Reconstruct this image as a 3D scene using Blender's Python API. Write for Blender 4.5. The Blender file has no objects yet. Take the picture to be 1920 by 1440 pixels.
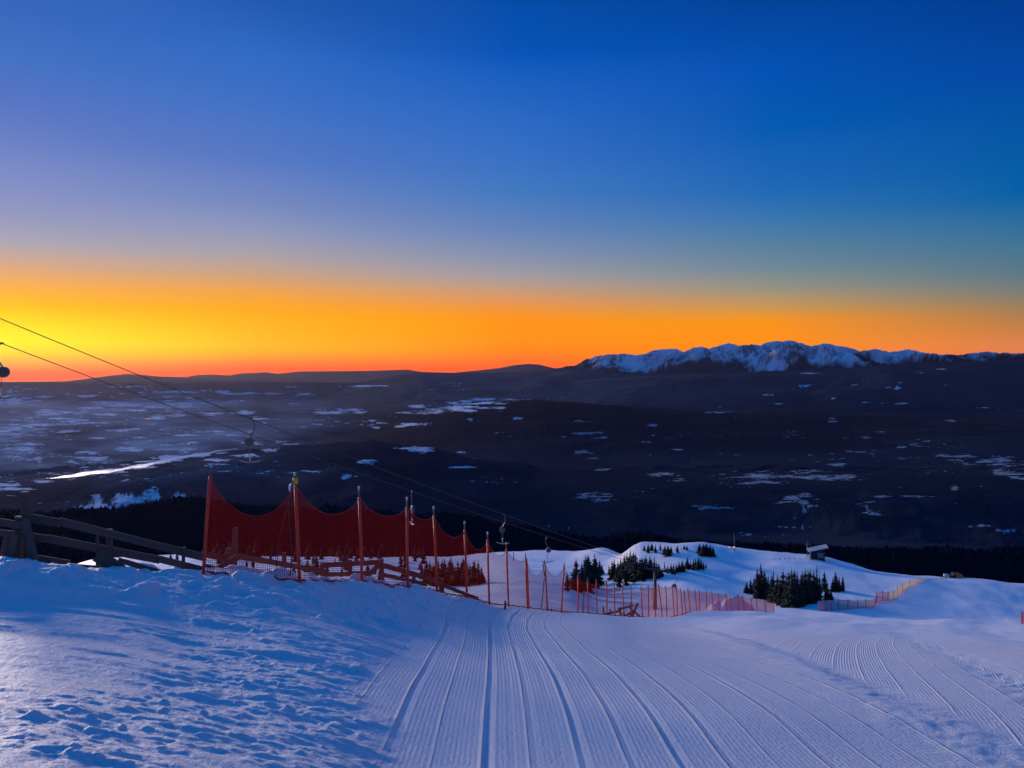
import bpy, math, random
import numpy as np
from mathutils import Vector
random.seed(7)
S = bpy.context.scene
COL = S.collection
F = 1440.0           # focal length in reference pixels (1920 wide)
VH = 704.0           # row of eye level

# ------------------------------------------------------------------ camera
cam = bpy.data.cameras.new("camera"); cam.sensor_width = 36.0; cam.lens = 27.0
cam.shift_y = -(720 - VH) / 1920.0
cam.clip_start = 0.1; cam.clip_end = 300000
camo = bpy.data.objects.new("camera", cam); COL.objects.link(camo)
camo.location = (0, 0, 0); camo.rotation_euler = (math.radians(90), 0, 0)
S.camera = camo
S.view_settings.view_transform = 'Standard'; S.view_settings.look = 'None'
S.view_settings.exposure = 0.0; S.view_settings.gamma = 1.0
S.view_settings.use_curve_mapping = False

SUN_AZ = math.radians(-38.0); SUN_EL = math.radians(7)

# ------------------------------------------------------------------ sky
def lin(c):
    r = []
    for x in c[:3]:
        x = x / 255.0
        r.append(x / 12.92 if x <= .04045 else ((x + .055) / 1.055) ** 2.4)
    return (r[0], r[1], r[2], 1.0)

W = bpy.data.worlds.new("World"); S.world = W; W.use_nodes = True
nt = W.node_tree; nt.nodes.clear()
def N(t, typ, **kw):
    n = t.nodes.new(typ)
    for k, v in kw.items(): setattr(n, k, v)
    return n
def M(t, op, a, b=None, c=None, clamp=False):
    n = t.nodes.new('ShaderNodeMath'); n.operation = op; n.use_clamp = clamp
    for i, x in enumerate((a, b, c)):
        if x is None: continue
        if isinstance(x, (int, float)): n.inputs[i].default_value = x
        else: t.links.new(x, n.inputs[i])
    return n.outputs[0]
def mixc(t, f, a, b, mode='MIX'):
    n = t.nodes.new('ShaderNodeMix'); n.data_type = 'RGBA'; n.blend_type = mode
    n.clamp_factor = True
    for s, x in ((n.inputs[0], f), (n.inputs[6], a), (n.inputs[7], b)):
        if isinstance(x, (int, float)): s.default_value = x
        elif isinstance(x, tuple): s.default_value = x if len(x) == 4 else (*x, 1)
        else: t.links.new(x, s)
    return n.outputs[2]
SKY = [
 (0,   [(0,(50,100,185)),(100,(62,112,195)),(190,(85,115,195)),(250,(100,125,195)),(340,(125,140,195)),(400,(145,150,190)),(450,(168,165,180)),(490,(208,167,138)),(520,(238,170,98)),(545,(253,177,58)),(570,(255,192,5)),(610,(255,228,0)),(640,(255,242,0)),(660,(255,218,0)),(680,(255,160,0)),(700,(258,80,0))]),
 (480, [(0,(30,88,175)),(100,(45,105,195)),(200,(62,112,195)),(300,(85,120,195)),(380,(115,135,190)),(430,(140,150,185)),(480,(172,160,165)),(520,(208,160,118)),(550,(242,162,62)),(580,(255,168,10)),(600,(255,178,0)),(650,(255,182,0)),(670,(258,150,0)),(690,(258,84,0))]),
 (960, [(0,(0,75,170)),(100,(0,84,185)),(120,(10,90,190)),(200,(35,102,195)),(300,(55,112,195)),(360,(65,120,190)),(430,(100,130,185)),(480,(132,145,175)),(520,(163,155,158)),(550,(207,152,113)),(580,(242,147,53)),(600,(255,147,5)),(640,(255,142,0)),(665,(257,124,0)),(690,(258,88,0))]),
 (1440,[(0,(0,65,155)),(120,(0,80,180)),(240,(0,90,180)),(300,(20,98,182)),(360,(30,105,180)),(400,(50,115,175)),(450,(80,125,160)),(500,(110,135,150)),(540,(147,145,128)),(580,(207,150,72)),(600,(247,147,15)),(640,(255,142,0)),(690,(255,115,0))]),
 (1920,[(0,(0,60,145)),(120,(0,70,165)),(240,(0,85,165)),(360,(0,95,165)),(380,(15,100,160)),(450,(60,115,150)),(510,(90,120,135)),(550,(125,125,115)),(580,(162,126,84)),(620,(202,126,68)),(650,(222,127,73)),(690,(215,115,70))]),
]
BACK = [(0,(0,78,160)),(250,(10,88,158)),(400,(90,105,160)),(520,(170,115,150)),(600,(175,110,140)),(650,(100,85,125)),(690,(50,65,110))]
TMAX = 0.5
tc = N(nt, 'ShaderNodeTexCoord'); sep = N(nt, 'ShaderNodeSeparateXYZ')
nt.links.new(tc.outputs['Generated'], sep.inputs[0])
X, Y, Z = sep.outputs
hor = M(nt, 'SQRT', M(nt, 'ADD', M(nt, 'MULTIPLY', X, X), M(nt, 'MULTIPLY', Y, Y)))
tanel = M(nt, 'DIVIDE', Z, M(nt, 'MAXIMUM', hor, 0.02))
fac = M(nt, 'DIVIDE', tanel, TMAX, clamp=True)
az = M(nt, 'MULTIPLY', M(nt, 'ARCTAN2', X, Y), 180 / math.pi)
def ramp(stops, u):
    r = N(nt, 'ShaderNodeValToRGB'); r.color_ramp.interpolation = 'CARDINAL' if False else 'LINEAR'
    ca = math.cos(math.atan((u - 960) / F))
    e = r.color_ramp.elements
    pts = []
    for v, c in stops:
        te = max((VH - v) / F * ca, .004)
        k = math.exp(5.4e-6 * min(65000 / max(ca, .4), 1120 / te)) * (1.0 if v > 300 else 1)
        pts.append((max(0, (VH - v) / F * ca / TMAX), tuple(x * k for x in lin(c)[:3]) + (1,)))
    pts.sort()
    e[0].position = pts[0][0]; e[0].color = pts[0][1]
    e[1].position = pts[-1][0]; e[1].color = pts[-1][1]
    for p, c in pts[1:-1]:
        k = e.new(p); k.color = c
    nt.links.new(fac, r.inputs[0]); return r.outputs[0]
def deg(u): return math.degrees(math.atan((u - 960) / F))
col = ramp(SKY[0][1], 0)
for (u0, s0), (u1, s1) in zip(SKY[:-1], SKY[1:]):
    mr = N(nt, 'ShaderNodeMapRange', interpolation_type='LINEAR')
    mr.inputs[1].default_value = deg(u0); mr.inputs[2].default_value = deg(u1)
    nt.links.new(az, mr.inputs[0])
    col = mixc(nt, mr.outputs[0], col, ramp(s1, u1))
backc = ramp(BACK, 960)
absaz = M(nt, 'ABSOLUTE', M(nt, 'ADD', az, 0.0))
mr = N(nt, 'ShaderNodeMapRange', interpolation_type='SMOOTHSTEP')
mr.inputs[1].default_value = 45; mr.inputs[2].default_value = 120
nt.links.new(absaz, mr.inputs[0])
col = mixc(nt, mr.outputs[0], col, backc)
mz = N(nt, 'ShaderNodeMapRange', interpolation_type='SMOOTHSTEP')
mz.inputs[1].default_value = 0.42; mz.inputs[2].default_value = 0.95
nt.links.new(Z, mz.inputs[0])
col = mixc(nt, mz.outputs[0], col, lin((0, 113, 205)))
mpn = N(nt, 'ShaderNodeMapping'); mpn.inputs['Scale'].default_value = (1.2, 1.2, 14); nt.links.new(tc.outputs['Generated'], mpn.inputs[0])
wn = N(nt, 'ShaderNodeTexNoise'); wn.inputs['Scale'].default_value = 1.6; wn.inputs['Detail'].default_value = 4; nt.links.new(mpn.outputs[0], wn.inputs['Vector'])
vm = N(nt, 'ShaderNodeVectorMath', operation='SCALE'); nt.links.new(col, vm.inputs[0]); nt.links.new(M(nt, 'MULTIPLY_ADD', wn.outputs['Fac'], .08, .965), vm.inputs['Scale'])
col = vm.outputs[0]
bg = N(nt, 'ShaderNodeBackground'); bg.inputs[1].default_value = 1.0
nt.links.new(col, bg.inputs[0])
out = N(nt, 'ShaderNodeOutputWorld'); nt.links.new(bg.outputs[0], out.inputs[0])

# ------------------------------------------------------------------ sun (just touching the horizon at the left)
sl = bpy.data.lights.new("sun", 'SUN'); sl.energy = 2.6; sl.angle = math.radians(9.0)
sl.color = (1.0, 0.80, 0.70)
so = bpy.data.objects.new("sun", sl); COL.objects.link(so)
sd = Vector((math.sin(SUN_AZ) * math.cos(SUN_EL), math.cos(SUN_AZ) * math.cos(SUN_EL), math.sin(SUN_EL)))
so.rotation_euler = (-sd).to_track_quat('-Z', 'Y').to_euler()

# ------------------------------------------------------------------ numpy helpers
def h2(ix, iy, s):
    n = (ix.astype(np.int64) * 374761393 + iy.astype(np.int64) * 668265263 + s * 1442695041) & 0xffffffff
    n = ((n ^ (n >> 13)) * 1274126177) & 0xffffffff
    n = (n ^ (n >> 16)) & 0xffffffff
    return n.astype(np.float64) / 4294967295.0
def vn(x, y, s=0):
    ix = np.floor(x); iy = np.floor(y); fx = x - ix; fy = y - iy
    fx = fx * fx * fx * (fx * (fx * 6 - 15) + 10); fy = fy * fy * fy * (fy * (fy * 6 - 15) + 10)
    a = h2(ix, iy, s); b = h2(ix + 1, iy, s); c = h2(ix, iy + 1, s); d = h2(ix + 1, iy + 1, s)
    return (a * (1 - fx) + b * fx) * (1 - fy) + (c * (1 - fx) + d * fx) * fy - .5
def fbm(x, y, o=4, s=0, g=.5):
    r = 0; a = 1.
    for i in range(o):
        r = r + a * vn(x + 17.3 * i, y - 9.1 * i, s + i); x = x * 2.03; y = y * 2.03; a *= g
    return r
def ridged(x, y, o=4, s=0):
    r = 0; a = 1.
    for i in range(o):
        r = r + a * (1 - 2 * np.abs(2 * vn(x + 7 * i, y + 3 * i, s + i)) ** .8); x = x * 2.1; y = y * 2.1; a *= .5
    return r
def sstep(a, b, x):
    t = np.clip((x - a) / (b - a), 0, 1); return t * t * (3 - 2 * t)
def pchip(xs, ys, x):
    xs = np.array(xs, float); ys = np.array(ys, float)
    h = np.diff(xs); d = np.diff(ys) / h; m = np.zeros(len(xs))
    for i in range(1, len(xs) - 1):
        if d[i-1] * d[i] > 0:
            w1 = 2*h[i] + h[i-1]; w2 = h[i] + 2*h[i-1]
            m[i] = (w1 + w2) / (w1/d[i-1] + w2/d[i])
    m[0] = d[0]; m[-1] = d[-1]
    x = np.clip(x, xs[0], xs[-1]); i = np.clip(np.searchsorted(xs, x) - 1, 0, len(xs) - 2)
    t = (x - xs[i]) / h[i]
    return ((2*t**3-3*t**2+1)*ys[i] + (t**3-2*t**2+t)*h[i]*m[i] + (-2*t**3+3*t**2)*ys[i+1] + (t**3-t**2)*h[i]*m[i+1])
def P(u, v, d):
    return Vector(((u - 960) / F * d, d, (VH - v) / F * d))

# ------------------------------------------------------------------ terrain of the ski slope
L0 = [(8,1440),(9.6,1345),(12,1275),(16,1222),(20.5,1184)]
PROF = {
 -700:[(5.2,1440),(9,1240),(12,1095),(14,1048),(20,1130),(60,1180),(120,1150),(200,1130),(400,1270)],
 0:   [(5.4,1440),(8,1280),(10.3,1185),(11.9,1138),(12.6,1092),(13.6,1054),(17,1115),(40,1165),(100,1135),(150,1110),(200,1130),(400,1270)],
 200: [(5.7,1440),(8.5,1282),(10.8,1188),(12.7,1130),(13.5,1094),(15,1068),(19,1115),(40,1160),(90,1110),(130,1062),(160,1045),(200,1080),(400,1270)],
 390: [(6.2,1440),(9,1295),(11.6,1198),(13.9,1128),(15,1092),(16.2,1071),(20,1105),(40,1140),(80,1105),(120,1068),(150,1040),(190,1075),(400,1270)],
 560: [(6.8,1440),(9.5,1296),(12.3,1200),(15,1130),(16.8,1086),(21,1110),(40,1140),(80,1108),(120,1072),(160,1042),(200,1070),(400,1270)],
 673: [(7.3,1440),(9.8,1306),(12.5,1218),(16.2,1150),(19,1093),(24,1115),(40,1140),(80,1112),(120,1078),(165,1045),(210,1070),(400,1270)],
 765: [(7.8,1440),(10,1312),(13.5,1226),(18,1158),(21.3,1101),(26,1120),(40,1140),(80,1115),(130,1075),(180,1043),(220,1065),(400,1260)],
 871: [(8,1440),(9.6,1342),(12,1268),(16,1208),(20.5,1160),(25,1121),(31,1130),(45,1140),(85,1115),(130,1075),(190,1040),(235,1060),(400,1260)],
 950: L0[:4]+[(21,1180),(29.5,1136),(36,1140),(50,1146),(80,1115),(120,1072),(185,1035),(230,1055),(400,1260)],
 1055:L0+[(27,1163),(34,1149),(42,1150),(60,1150),(85,1130),(115,1088),(150,1052),(185,1033),(230,1055),(400,1260)],
 1130:L0+[(30,1165),(38,1158),(46,1156),(60,1157),(90,1148),(120,1095),(145,1050),(162,1027),(200,1055),(400,1260)],
 1205:[(8,1440),(9.6,1346),(12,1276),(16,1224),(20.5,1194),(30,1177),(38,1168),(46,1163),(60,1162),(85,1158),(105,1112),(118,1064),(130,1021),(160,1050),(400,1260)],
 1300:[(8,1440),(9.6,1347),(12,1278),(16,1228),(22,1196),(35,1173),(46,1162),(60,1154),(85,1152),(100,1106),(112,1067),(124,1025),(155,1055),(400,1260)],
 1400:[(8,1440),(9.6,1348),(12,1281),(16,1231),(22,1198),(35,1172),(50,1158),(65,1152),(85,1150),(100,1112),(112,1072),(124,1037),(155,1070),(400,1270)],
 1530:[(8,1440),(9.6,1350),(12,1284),(16,1236),(22,1204),(35,1178),(50,1164),(68,1156),(84,1150),(100,1108),(110,1072),(118,1049),(150,1080),(400,1270)],
 1700:[(8,1440),(9.6,1352),(12,1290),(16,1242),(22,1214),(35,1188),(50,1174),(62,1166),(78,1170),(86,1150),(96,1118),(105,1090),(109,1081),(135,1115),(400,1280)],
 1920:[(8,1440),(9.6,1355),(12,1295),(16,1250),(22,1224),(35,1202),(50,1188),(62,1180),(76,1181),(86,1160),(97,1125),(106,1101),(135,1140),(400,1290)],
 2700:[(8,1440),(9.6,1360),(12,1302),(16,1262),(22,1240),(35,1215),(50,1203),(65,1195),(80,1200),(95,1185),(110,1160),(125,1140),(150,1160),(400,1310)],
}
UK = np.array(sorted(PROF)); YT = np.concatenate([np.linspace(0, 5, 12)[:-1], np.geomspace(5, 400, 420)])
UF = np.arange(-700, 2701, 10.0)
tab = np.array([pchip([0] + [p[0] for p in PROF[u]], [-1.7] + [-(p[1] - VH) / F * p[0] for p in PROF[u]], YT) for u in UK])
TAB = np.array([pchip(UK, tab[:, j], UF) for j in range(len(YT))])        # [y, u]
def base_z(x, y):
    x = np.asarray(x, float); y = np.asarray(y, float)
    ye = np.maximum(y, 5.0)
    u = np.clip(960 + F * x / ye, UF[0], UF[-1] - .01)
    yc = np.clip(y, 0, 399.9)
    j = np.clip(np.searchsorted(YT, yc, side='right') - 1, 0, len(YT) - 2); fy = (yc - YT[j]) / (YT[j+1] - YT[j])
    ui = (u - UF[0]) / 10; i = ui.astype(int); fu = ui - i
    i2 = np.minimum(i + 1, len(UF) - 1)
    z = (TAB[j, i] * (1-fu) + TAB[j, i2] * fu) * (1-fy) + (TAB[j+1, i] * (1-fu) + TAB[j+1, i2] * fu) * fy
    return z + np.where(y < 0, -y * .15, 0) 
def run_left(y):      # x of the left edge of the groomed run
    return np.interp(y, [0, 8, 12.5, 20, 30, 60], [-1.4, -1.5, -1.75, -2.6, -1.7, 3])
def run_right(y):     # x of the berm between the two snowcat passes
    return np.interp(y, [-20, 4, 8, 12, 17, 24, 33, 60], [5.3, 5.3, 5.3, 5.2, 5.9, 6.5, 7.4, 13])
def masks(x, y):
    wob = vn(y * .7, x * .7, 91) * .7
    g1 = sstep(-.9, .6, x - run_left(y) + wob * 1.3 + fbm(x * 2, y * 2, 2, 93) * .9) 
    far = 1 - sstep(34, 48, y)
    rr = run_right(y)
    groom = g1 * far * (1 - sstep(-.35, 0., x - rr))
    g2 = sstep(.5, .9, x - rr + .3 * wob) * (1 - sstep(26, 34, y))
    wind = sstep(.05, .4, fbm(x * .35, y * .16, 3, 55) + .1 * sstep(18, 30, y))
    rough = (1 - g1) * (1 - sstep(22, 30, y))
    return groom * (1 - .5 * wind), g2 * (1 - .35 * wind), rough, g1
def detail(x, y):
    g, g2, r, g1 = masks(x, y)
    z = np.zeros_like(x)
    # rough kicked-up snow at the left
    clump = fbm(x * 2.2, y * 2.6, 4, 3, .62)
    patch = sstep(-.15, .3, fbm(x * .35 + 3, y * .5, 3, 8))
    lump = np.clip(vn(x * 3.1, y * 3.4, 21) - .3, 0, 1) * .16
    z += r * (clump * .018 * (.25 + patch) + np.clip(vn(x * 9, y * 9, 24) - .30, 0, 1) * .14 * patch * (1 - sstep(15, 22, y)) + (fbm(x * 1.7, y * 5.5, 3, 14) * .030 + fbm(x * 5, y * 13, 3, 15, .6) * .014) * (.4 + .8 * patch) + lump * patch)
    # ski scrapes: long streaks that sweep across the fall line
    sy = y + .035 * (x + 2.5) ** 2 * .6 + .12 * x
    st = fbm(x * .22, sy * 1.7, 3, 30, .6)
    z += r * st * .075 * sstep(2, 5, y) 
    st2 = ridged(x * .15, sy * 2.6, 2, 41)
    z += r * st2 * .012
    # shoulder bank at the left crest with ploughed blocks
    bank = r * sstep(-.9, .1, y - (12.8 + .35 * (x + 8.5)))
    z += bank * (np.clip(vn(x * 2.3, y * 2.3, 60) - .12, 0, 1) * .35 + fbm(x * 4, y * 4, 3, 66) * .07)
    # berm between passes
    d = x - run_right(y)
    near = 1 - sstep(24, 42, y)
    bw = .7 + 1.2 * vn(x * .6, y * .5, 77)
    z += near * bw * (.035 * np.exp(-((d + .25) / .42) ** 2) - .025 * np.exp(-((d - .45) / .35) ** 2) - .03 * sstep(0, .6, d))
    z += near * np.exp(-((d) / .7) ** 2) * fbm(x * 3, y * 3, 3, 71) * .035
    # a second scraped line further right
    d3 = x - (6.6 + .40 * (y - 8))
    z += near * np.exp(-(d3 / .5) ** 2) * (fbm(x * 4, y * 4, 3, 74) * .05 - .03)
    # gentle waves everywhere
    z += fbm(x * .25, y * .18, 3, 80) * .06 * sstep(3, 12, y) * (1 - .5 * r)
    bd = np.sin((x - .55 * y + 1.5 * vn(x * .1, y * .1, 95)) * 1.25)
    z += sstep(22, 34, y) * (1 - sstep(58, 75, y)) * sstep(6, 12, x) * (.05 * bd * np.abs(bd) + .06 * fbm(x * .12, y * .6, 3, 97))
    z += sstep(84, 92, y) * (1 - sstep(135, 160, y)) * .035 * np.sin((x + .35 * y + 4 * vn(x * .05, y * .05, 98)) * 2.0) * sstep(-.1, .3, vn(x * .06, y * .06, 99))
    far = sstep(24, 60, y)
    z += far * (fbm(x * .05, y * .05, 4, 84) * .9 + fbm(x * .35, y * .22, 3, 87) * .12)
    return z
def ground(x, y):
    a = np.array([float(x)]); b = np.array([float(y)])
    return float((base_z(a, b) + detail(a, b))[0])

def grid_mesh(name, X, Y, Z, attrs):
    nr, nc = X.shape
    me = bpy.data.meshes.new(name)
    co = np.stack([X, Y, Z], -1).reshape(-1, 3).astype(np.float32)
    idx = np.arange(nr * nc).reshape(nr, nc)
    q = np.stack([idx[:-1, :-1], idx[:-1, 1:], idx[1:, 1:], idx[1:, :-1]], -1).reshape(-1, 4).astype(np.int32)
    me.vertices.add(len(co)); me.vertices.foreach_set('co', co.ravel())
    me.loops.add(q.size); me.loops.foreach_set('vertex_index', q.ravel())
    me.polygons.add(len(q)); me.polygons.foreach_set('loop_start', np.arange(0, q.size, 4, dtype=np.int32))
    me.polygons.foreach_set('use_smooth', np.ones(len(q), bool))
    me.update(calc_edges=True)
    for k, a in attrs.items():
        at = me.attributes.new(k, 'FLOAT', 'POINT'); at.data.foreach_set('value', a.ravel().astype(np.float32))
    o = bpy.data.objects.new(name, me); COL.objects.link(o); return o

# ------------------------------------------------------------------ materials
def mat(name):
    m = bpy.data.materials.new(name); m.use_nodes = True; t = m.node_tree; t.nodes.clear()
    o = N(t, 'ShaderNodeOutputMaterial'); b = N(t, 'ShaderNodeBsdfPrincipled')
    t.links.new(b.outputs[0], o.inputs[0]); return m, t, b, o
def attr(t, name):
    n = N(t, 'ShaderNodeAttribute', attribute_name=name); return n.outputs['Fac']
def noise(t, vec, scale, detail=3, rough=.5):
    n = N(t, 'ShaderNodeTexNoise'); n.inputs['Scale'].default_value = scale
    n.inputs['Detail'].default_value = detail; n.inputs['Roughness'].default_value = rough
    if vec is not None: t.links.new(vec, n.inputs['Vector'])
    return n.outputs['Fac']
def mapping(t, scale=(1, 1, 1), src='Object'):
    c = N(t, 'ShaderNodeTexCoord'); m = N(t, 'ShaderNodeMapping'); m.inputs['Scale'].default_value = scale
    t.links.new(c.outputs[src], m.inputs[0]); return m.outputs[0]
def simple(name, c, rough=.6, metal=0., var=.25, scale=20, bump=.2, emit=None):
    m, t, b, o = mat(name)
    v = mapping(t); n = noise(t, v, scale, 4, .6)
    lo = tuple(x * (1 - var) for x in c); hi = tuple(min(1, x * (1 + var)) for x in c)
    t.links.new(mixc(t, n, (*lo, 1), (*hi, 1)), b.inputs['Base Color'])
    b.inputs['Roughness'].default_value = rough; b.inputs['Metallic'].default_value = metal
    if bump:
        bm_ = N(t, 'ShaderNodeBump'); bm_.inputs['Strength'].default_value = bump; bm_.inputs['Distance'].default_value = .01
        t.links.new(n, bm_.inputs['Height']); t.links.new(bm_.outputs[0], b.inputs['Normal'])
    if emit:
        b.inputs['Emission Color'].default_value = (*emit[0], 1); b.inputs['Emission Strength'].default_value = emit[1]
    return m

def snow_material():
    m, t, b, o = mat('snow')
    v = mapping(t)
    n0 = noise(t, v, .6, 4, .6)
    t.links.new(mixc(t, n0, (.80, .83, .88, 1), (.88, .89, .91, 1)), b.inputs['Base Color'])
    b.inputs['Roughness'].default_value = .55
    b.inputs['Specular IOR Level'].default_value = .25
    w = attr(t, 'track'); g = attr(t, 'groom'); r = attr(t, 'rough')
    cord = M(t, 'SINE', M(t, 'MULTIPLY', w, 2 * math.pi / .0578))
    brk = noise(t, v, 3.5, 3, .6)
    cord = M(t, 'MULTIPLY', M(t, 'MULTIPLY', cord, attr(t, 'cord')), M(t, 'MULTIPLY_ADD', brk, 2.6, -.6, clamp=True))
    # taller seams between tiller segments
    seg = M(t, 'ABSOLUTE', M(t, 'SUBTRACT', M(t, 'FRACT', M(t, 'DIVIDE', w, .52)), .5))
    seam = M(t, 'SUBTRACT', 1.0, M(t, 'DIVIDE', seg, .07), clamp=True)
    seam = M(t, 'MULTIPLY', M(t, 'MULTIPLY', seam, seam), M(t, 'MULTIPLY_ADD', noise(t, v, 1.3, 3, .6), 2.4, -.5, clamp=True))
    h = M(t, 'ADD', M(t, 'MULTIPLY', cord, .012), M(t, 'MULTIPLY', seam, .055))
    h = M(t, 'MULTIPLY', h, g)
    fine = noise(t, v, 20, 5, .7)
    h = M(t, 'ADD', h, M(t, 'MULTIPLY', fine, .055))
    med = noise(t, v, 7, 4, .6)
    h = M(t, 'ADD', h, M(t, 'MULTIPLY', M(t, 'MULTIPLY', med, r), .10))
    bp = N(t, 'ShaderNodeBump'); bp.inputs['Strength'].default_value = 1.0; bp.inputs['Distance'].default_value = 1.0
    t.links.new(h, bp.inputs['Height']); t.links.new(bp.outputs[0], b.inputs['Normal'])
    return m
M_SNOW = snow_material()

# snow slope mesh
sfine = np.linspace(-.72, .74, 1250)
sl_ = -.72 - np.geomspace(.005, .95, 70)[::-1]; sr_ = .74 + np.geomspace(.005, .95, 70)
ss = np.concatenate([sl_, sfine, sr_])
yy = np.concatenate([np.linspace(-9, 5, 60)[:-1], np.geomspace(5, 60, 860)[:-1], np.geomspace(60, 400, 260)])
SX, SY = np.meshgrid(ss, yy); GX = SX * (SY + 10.0)
# keep the mesh fine at the bottom edge
g_, g2_, r_, g1_ = masks(GX, SY)
GZ = base_z(GX, SY) + detail(GX, SY)
# track coordinate: distance across each snowcat pass
fy_ = np.interp(SY, [0, 8, 12, 16, 21, 25, 30, 35, 45], [.05, 0, -.06, -.16, -.34, -.24, .14, .7, 2.2])
w1 = GX - fy_ + .59
w2 = GX - .40 * SY - .004 * np.clip(SY - 13, 0, 30) ** 2
for wc, dp in ((.26, .042), (.78, .045), (1.30, .034), (-.78, .026), (1.82, .02), (2.34, .024), (2.86, .016), (3.9, .018), (.52, .012), (1.05, .012)):
    k_ = g_ * np.clip(.8 + 1.3 * vn(SY * .5, GX * 0 + wc * 9, 140), .15, 1.3) * (1 - sstep(26, 40, SY))
    GZ = GZ + k_ * (.3 * dp * np.exp(-((w1 - wc) / .03) ** 2) - .62 * dp * np.exp(-((w1 - wc - .075) / .035) ** 2) + .2 * dp * np.exp(-((w1 - wc - .15) / .03) ** 2))
isr = GX > run_right(SY)
track = np.where(isr, w2, w1); groom = np.where(isr, g2_, g_)
slope = grid_mesh('snow_slope', GX, SY, GZ, {'track': track, 'groom': groom, 'rough': np.clip(r_ + .25 * (1 - g1_), 0, 1), 'cord': np.clip(.42 + .6 * sstep(12, 18.5, SY), 0, 1)})
slope['kind'] = 'structure'; slope.data.materials.append(M_SNOW)

# ------------------------------------------------------------------ valley, hills and mountains
VZ = -700.0
def crest(pts, u): return np.interp(u, [p[0] for p in pts], [p[1] for p in pts])
NEAR = [(-1500,1030),(-300,990),(0,972),(130,962),(380,950),(560,957),(760,968),(900,985),(1000,1000),(1100,1014),(1300,1022),(1920,1050),(3000,1080)]
RA = [(-1500,990),(-300,955),(0,925),(100,905),(200,884),(300,870),(380,862),(500,850),(600,838),(700,835),(800,850),(1000,905),(1200,905)]
RB = [(300,840),(500,835),(600,822),(700,800),(780,782),(870,760),(940,753),(1000,751),(1100,757),(1200,766),(1350,778),(1600,798),(1900,800)]
RC = [(300,745),(500,752),(560,742),(600,733),(650,722),(700,712),(750,703),(790,698),(850,699),(940,700),(1010,697),(1060,690),(1200,690),(1500,700),(3000,700)]
RF = [(700,760),(900,745),(1000,735),(1060,718),(1130,709),(1200,706),(1300,701),(1500,694),(1700,682),(1920,674),(3000,692)]
RM = [(900,716),(1000,700),(1040,690),(1080,683),(1100,672),(1118,666),(1135,663),(1170,661),(1190,665),(1208,663),(1225,656),(1245,653),(1268,653),(1282,658),(1300,651),(1316,649),(1332,652),(1350,646),(1367,642),(1386,647),(1410,644),(1425,645),(1440,641),(1458,638),(1482,637),(1500,641),(1520,648),(1532,646),(1548,642),(1570,647),(1590,650),(1612,657),(1628,655),(1645,653),(1668,659),(1690,656),(1706,653),(1730,660),(1760,663),(1800,664),(1830,660),(1850,658),(1875,660),(1920,661),(2200,668),(3000,684)]
RD = [(-1500,715),(0,716),(130,715),(170,709),(210,704),(240,701),(270,703),(300,706),(350,707),(370,703),(400,702),(430,704),(450,700),(500,698),(520,701),(560,697),(640,696),(700,695),(765,693),(790,697),(850,699),(900,694),(940,689),(965,684),(990,682),(1010,683),(1030,688),(1060,694),(1200,700),(3000,705)]
RE = [(-1500,716),(100,717),(180,709),(240,703),(330,708),(400,712),(600,716),(900,716),(3000,716)]
def layer(u, y, pts, Y0, wf, wb, pw=1.0):
    zc = -(crest(pts, u) - VH) / F * Y0
    H = np.maximum(zc - VZ, 0)
    d = np.where(y < Y0, (Y0 - y) / wf, (y - Y0) / wb)
    t = np.clip(1 - d, 0, 1); s = t * t * (3 - 2 * t)
    return VZ + H * s ** pw, s, H
yf = np.concatenate([np.geomspace(200, 3000, 170), 1008000.0 / np.linspace(326, 20.2, 380), np.geomspace(3100, 40000, 230), np.linspace(17400, 23600, 70), np.geomspace(40500, 64000, 40)])
yf = np.unique(np.round(yf, 1)); yf = yf[np.concatenate([[True], np.diff(yf) / yf[1:] > .0009])]
uf = np.concatenate([np.linspace(-1500, -60, 110)[:-1], np.arange(-60, 1985, 2.6), np.linspace(1990, 3200, 90)])
FU, FY = np.meshgrid(uf, yf); FX = (FU - 960) / F * FY
basep = np.interp(FY, [200, 330, 420, 700, 1200, 2000, 3000, 4200, 5500, 1e6], [-118, -128, -150, -260, -380, -500, -600, -665, VZ, VZ])
Z = basep + fbm(FX / 900, FY / 900, 4, 200) * 40 * sstep(500, 3000, FY) * (1 - .7 * sstep(6000, 12000, FY))
Z = Z + fbm(FX / 3500, FY / 3500, 4, 204) * 120 * sstep(9000, 16000, FY) * sstep(900, 1300, FU)
msk = {}
for nm, pts, Y0, wf, wb, pw in (('near', NEAR, 1150, 900, 900, 1), ('a', RA, 3600, 2400, 2600, 1), ('b', RB, 10500, 5200, 5000, 1),
                            ('c', RC, 24000, 11000, 12000, 1.2), ('f', RF, 19500, 6500, 9000, 1.3), ('e', RE, 34000, 8000, 9000, 1), ('d', RD, 50000, 14000, 12000, 1)):
    L, s, H = layer(FU, FY, pts, Y0, wf, wb, pw)
    nz = fbm(FX / (Y0 * .09), FY / (Y0 * .09), 5, 300 + len(msk) * 11)
    L = L + H * s * (1 - s) * nz * 1.0 + (nz * .03 * H * s if nm != 'near' else nz * 6 * s)
    if nm == 'near':
        L = L + np.clip(vn(FX / 2.4, FY / 12, 5) + .1, 0, 1) * 11 * s + vn(FX / 30, FY / 60, 6) * 6 * s
        L = np.where(FY < 420, -1e4, L)
    msk[nm] = (L, s)
    Z = np.maximum(Z, L)
Lm, sm, Hm = layer(FU, FY, RM, 23000, 5200, 9000, 1)
wx_ = fbm(FX / 3000, FY / 3000, 3, 505) * .9
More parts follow.
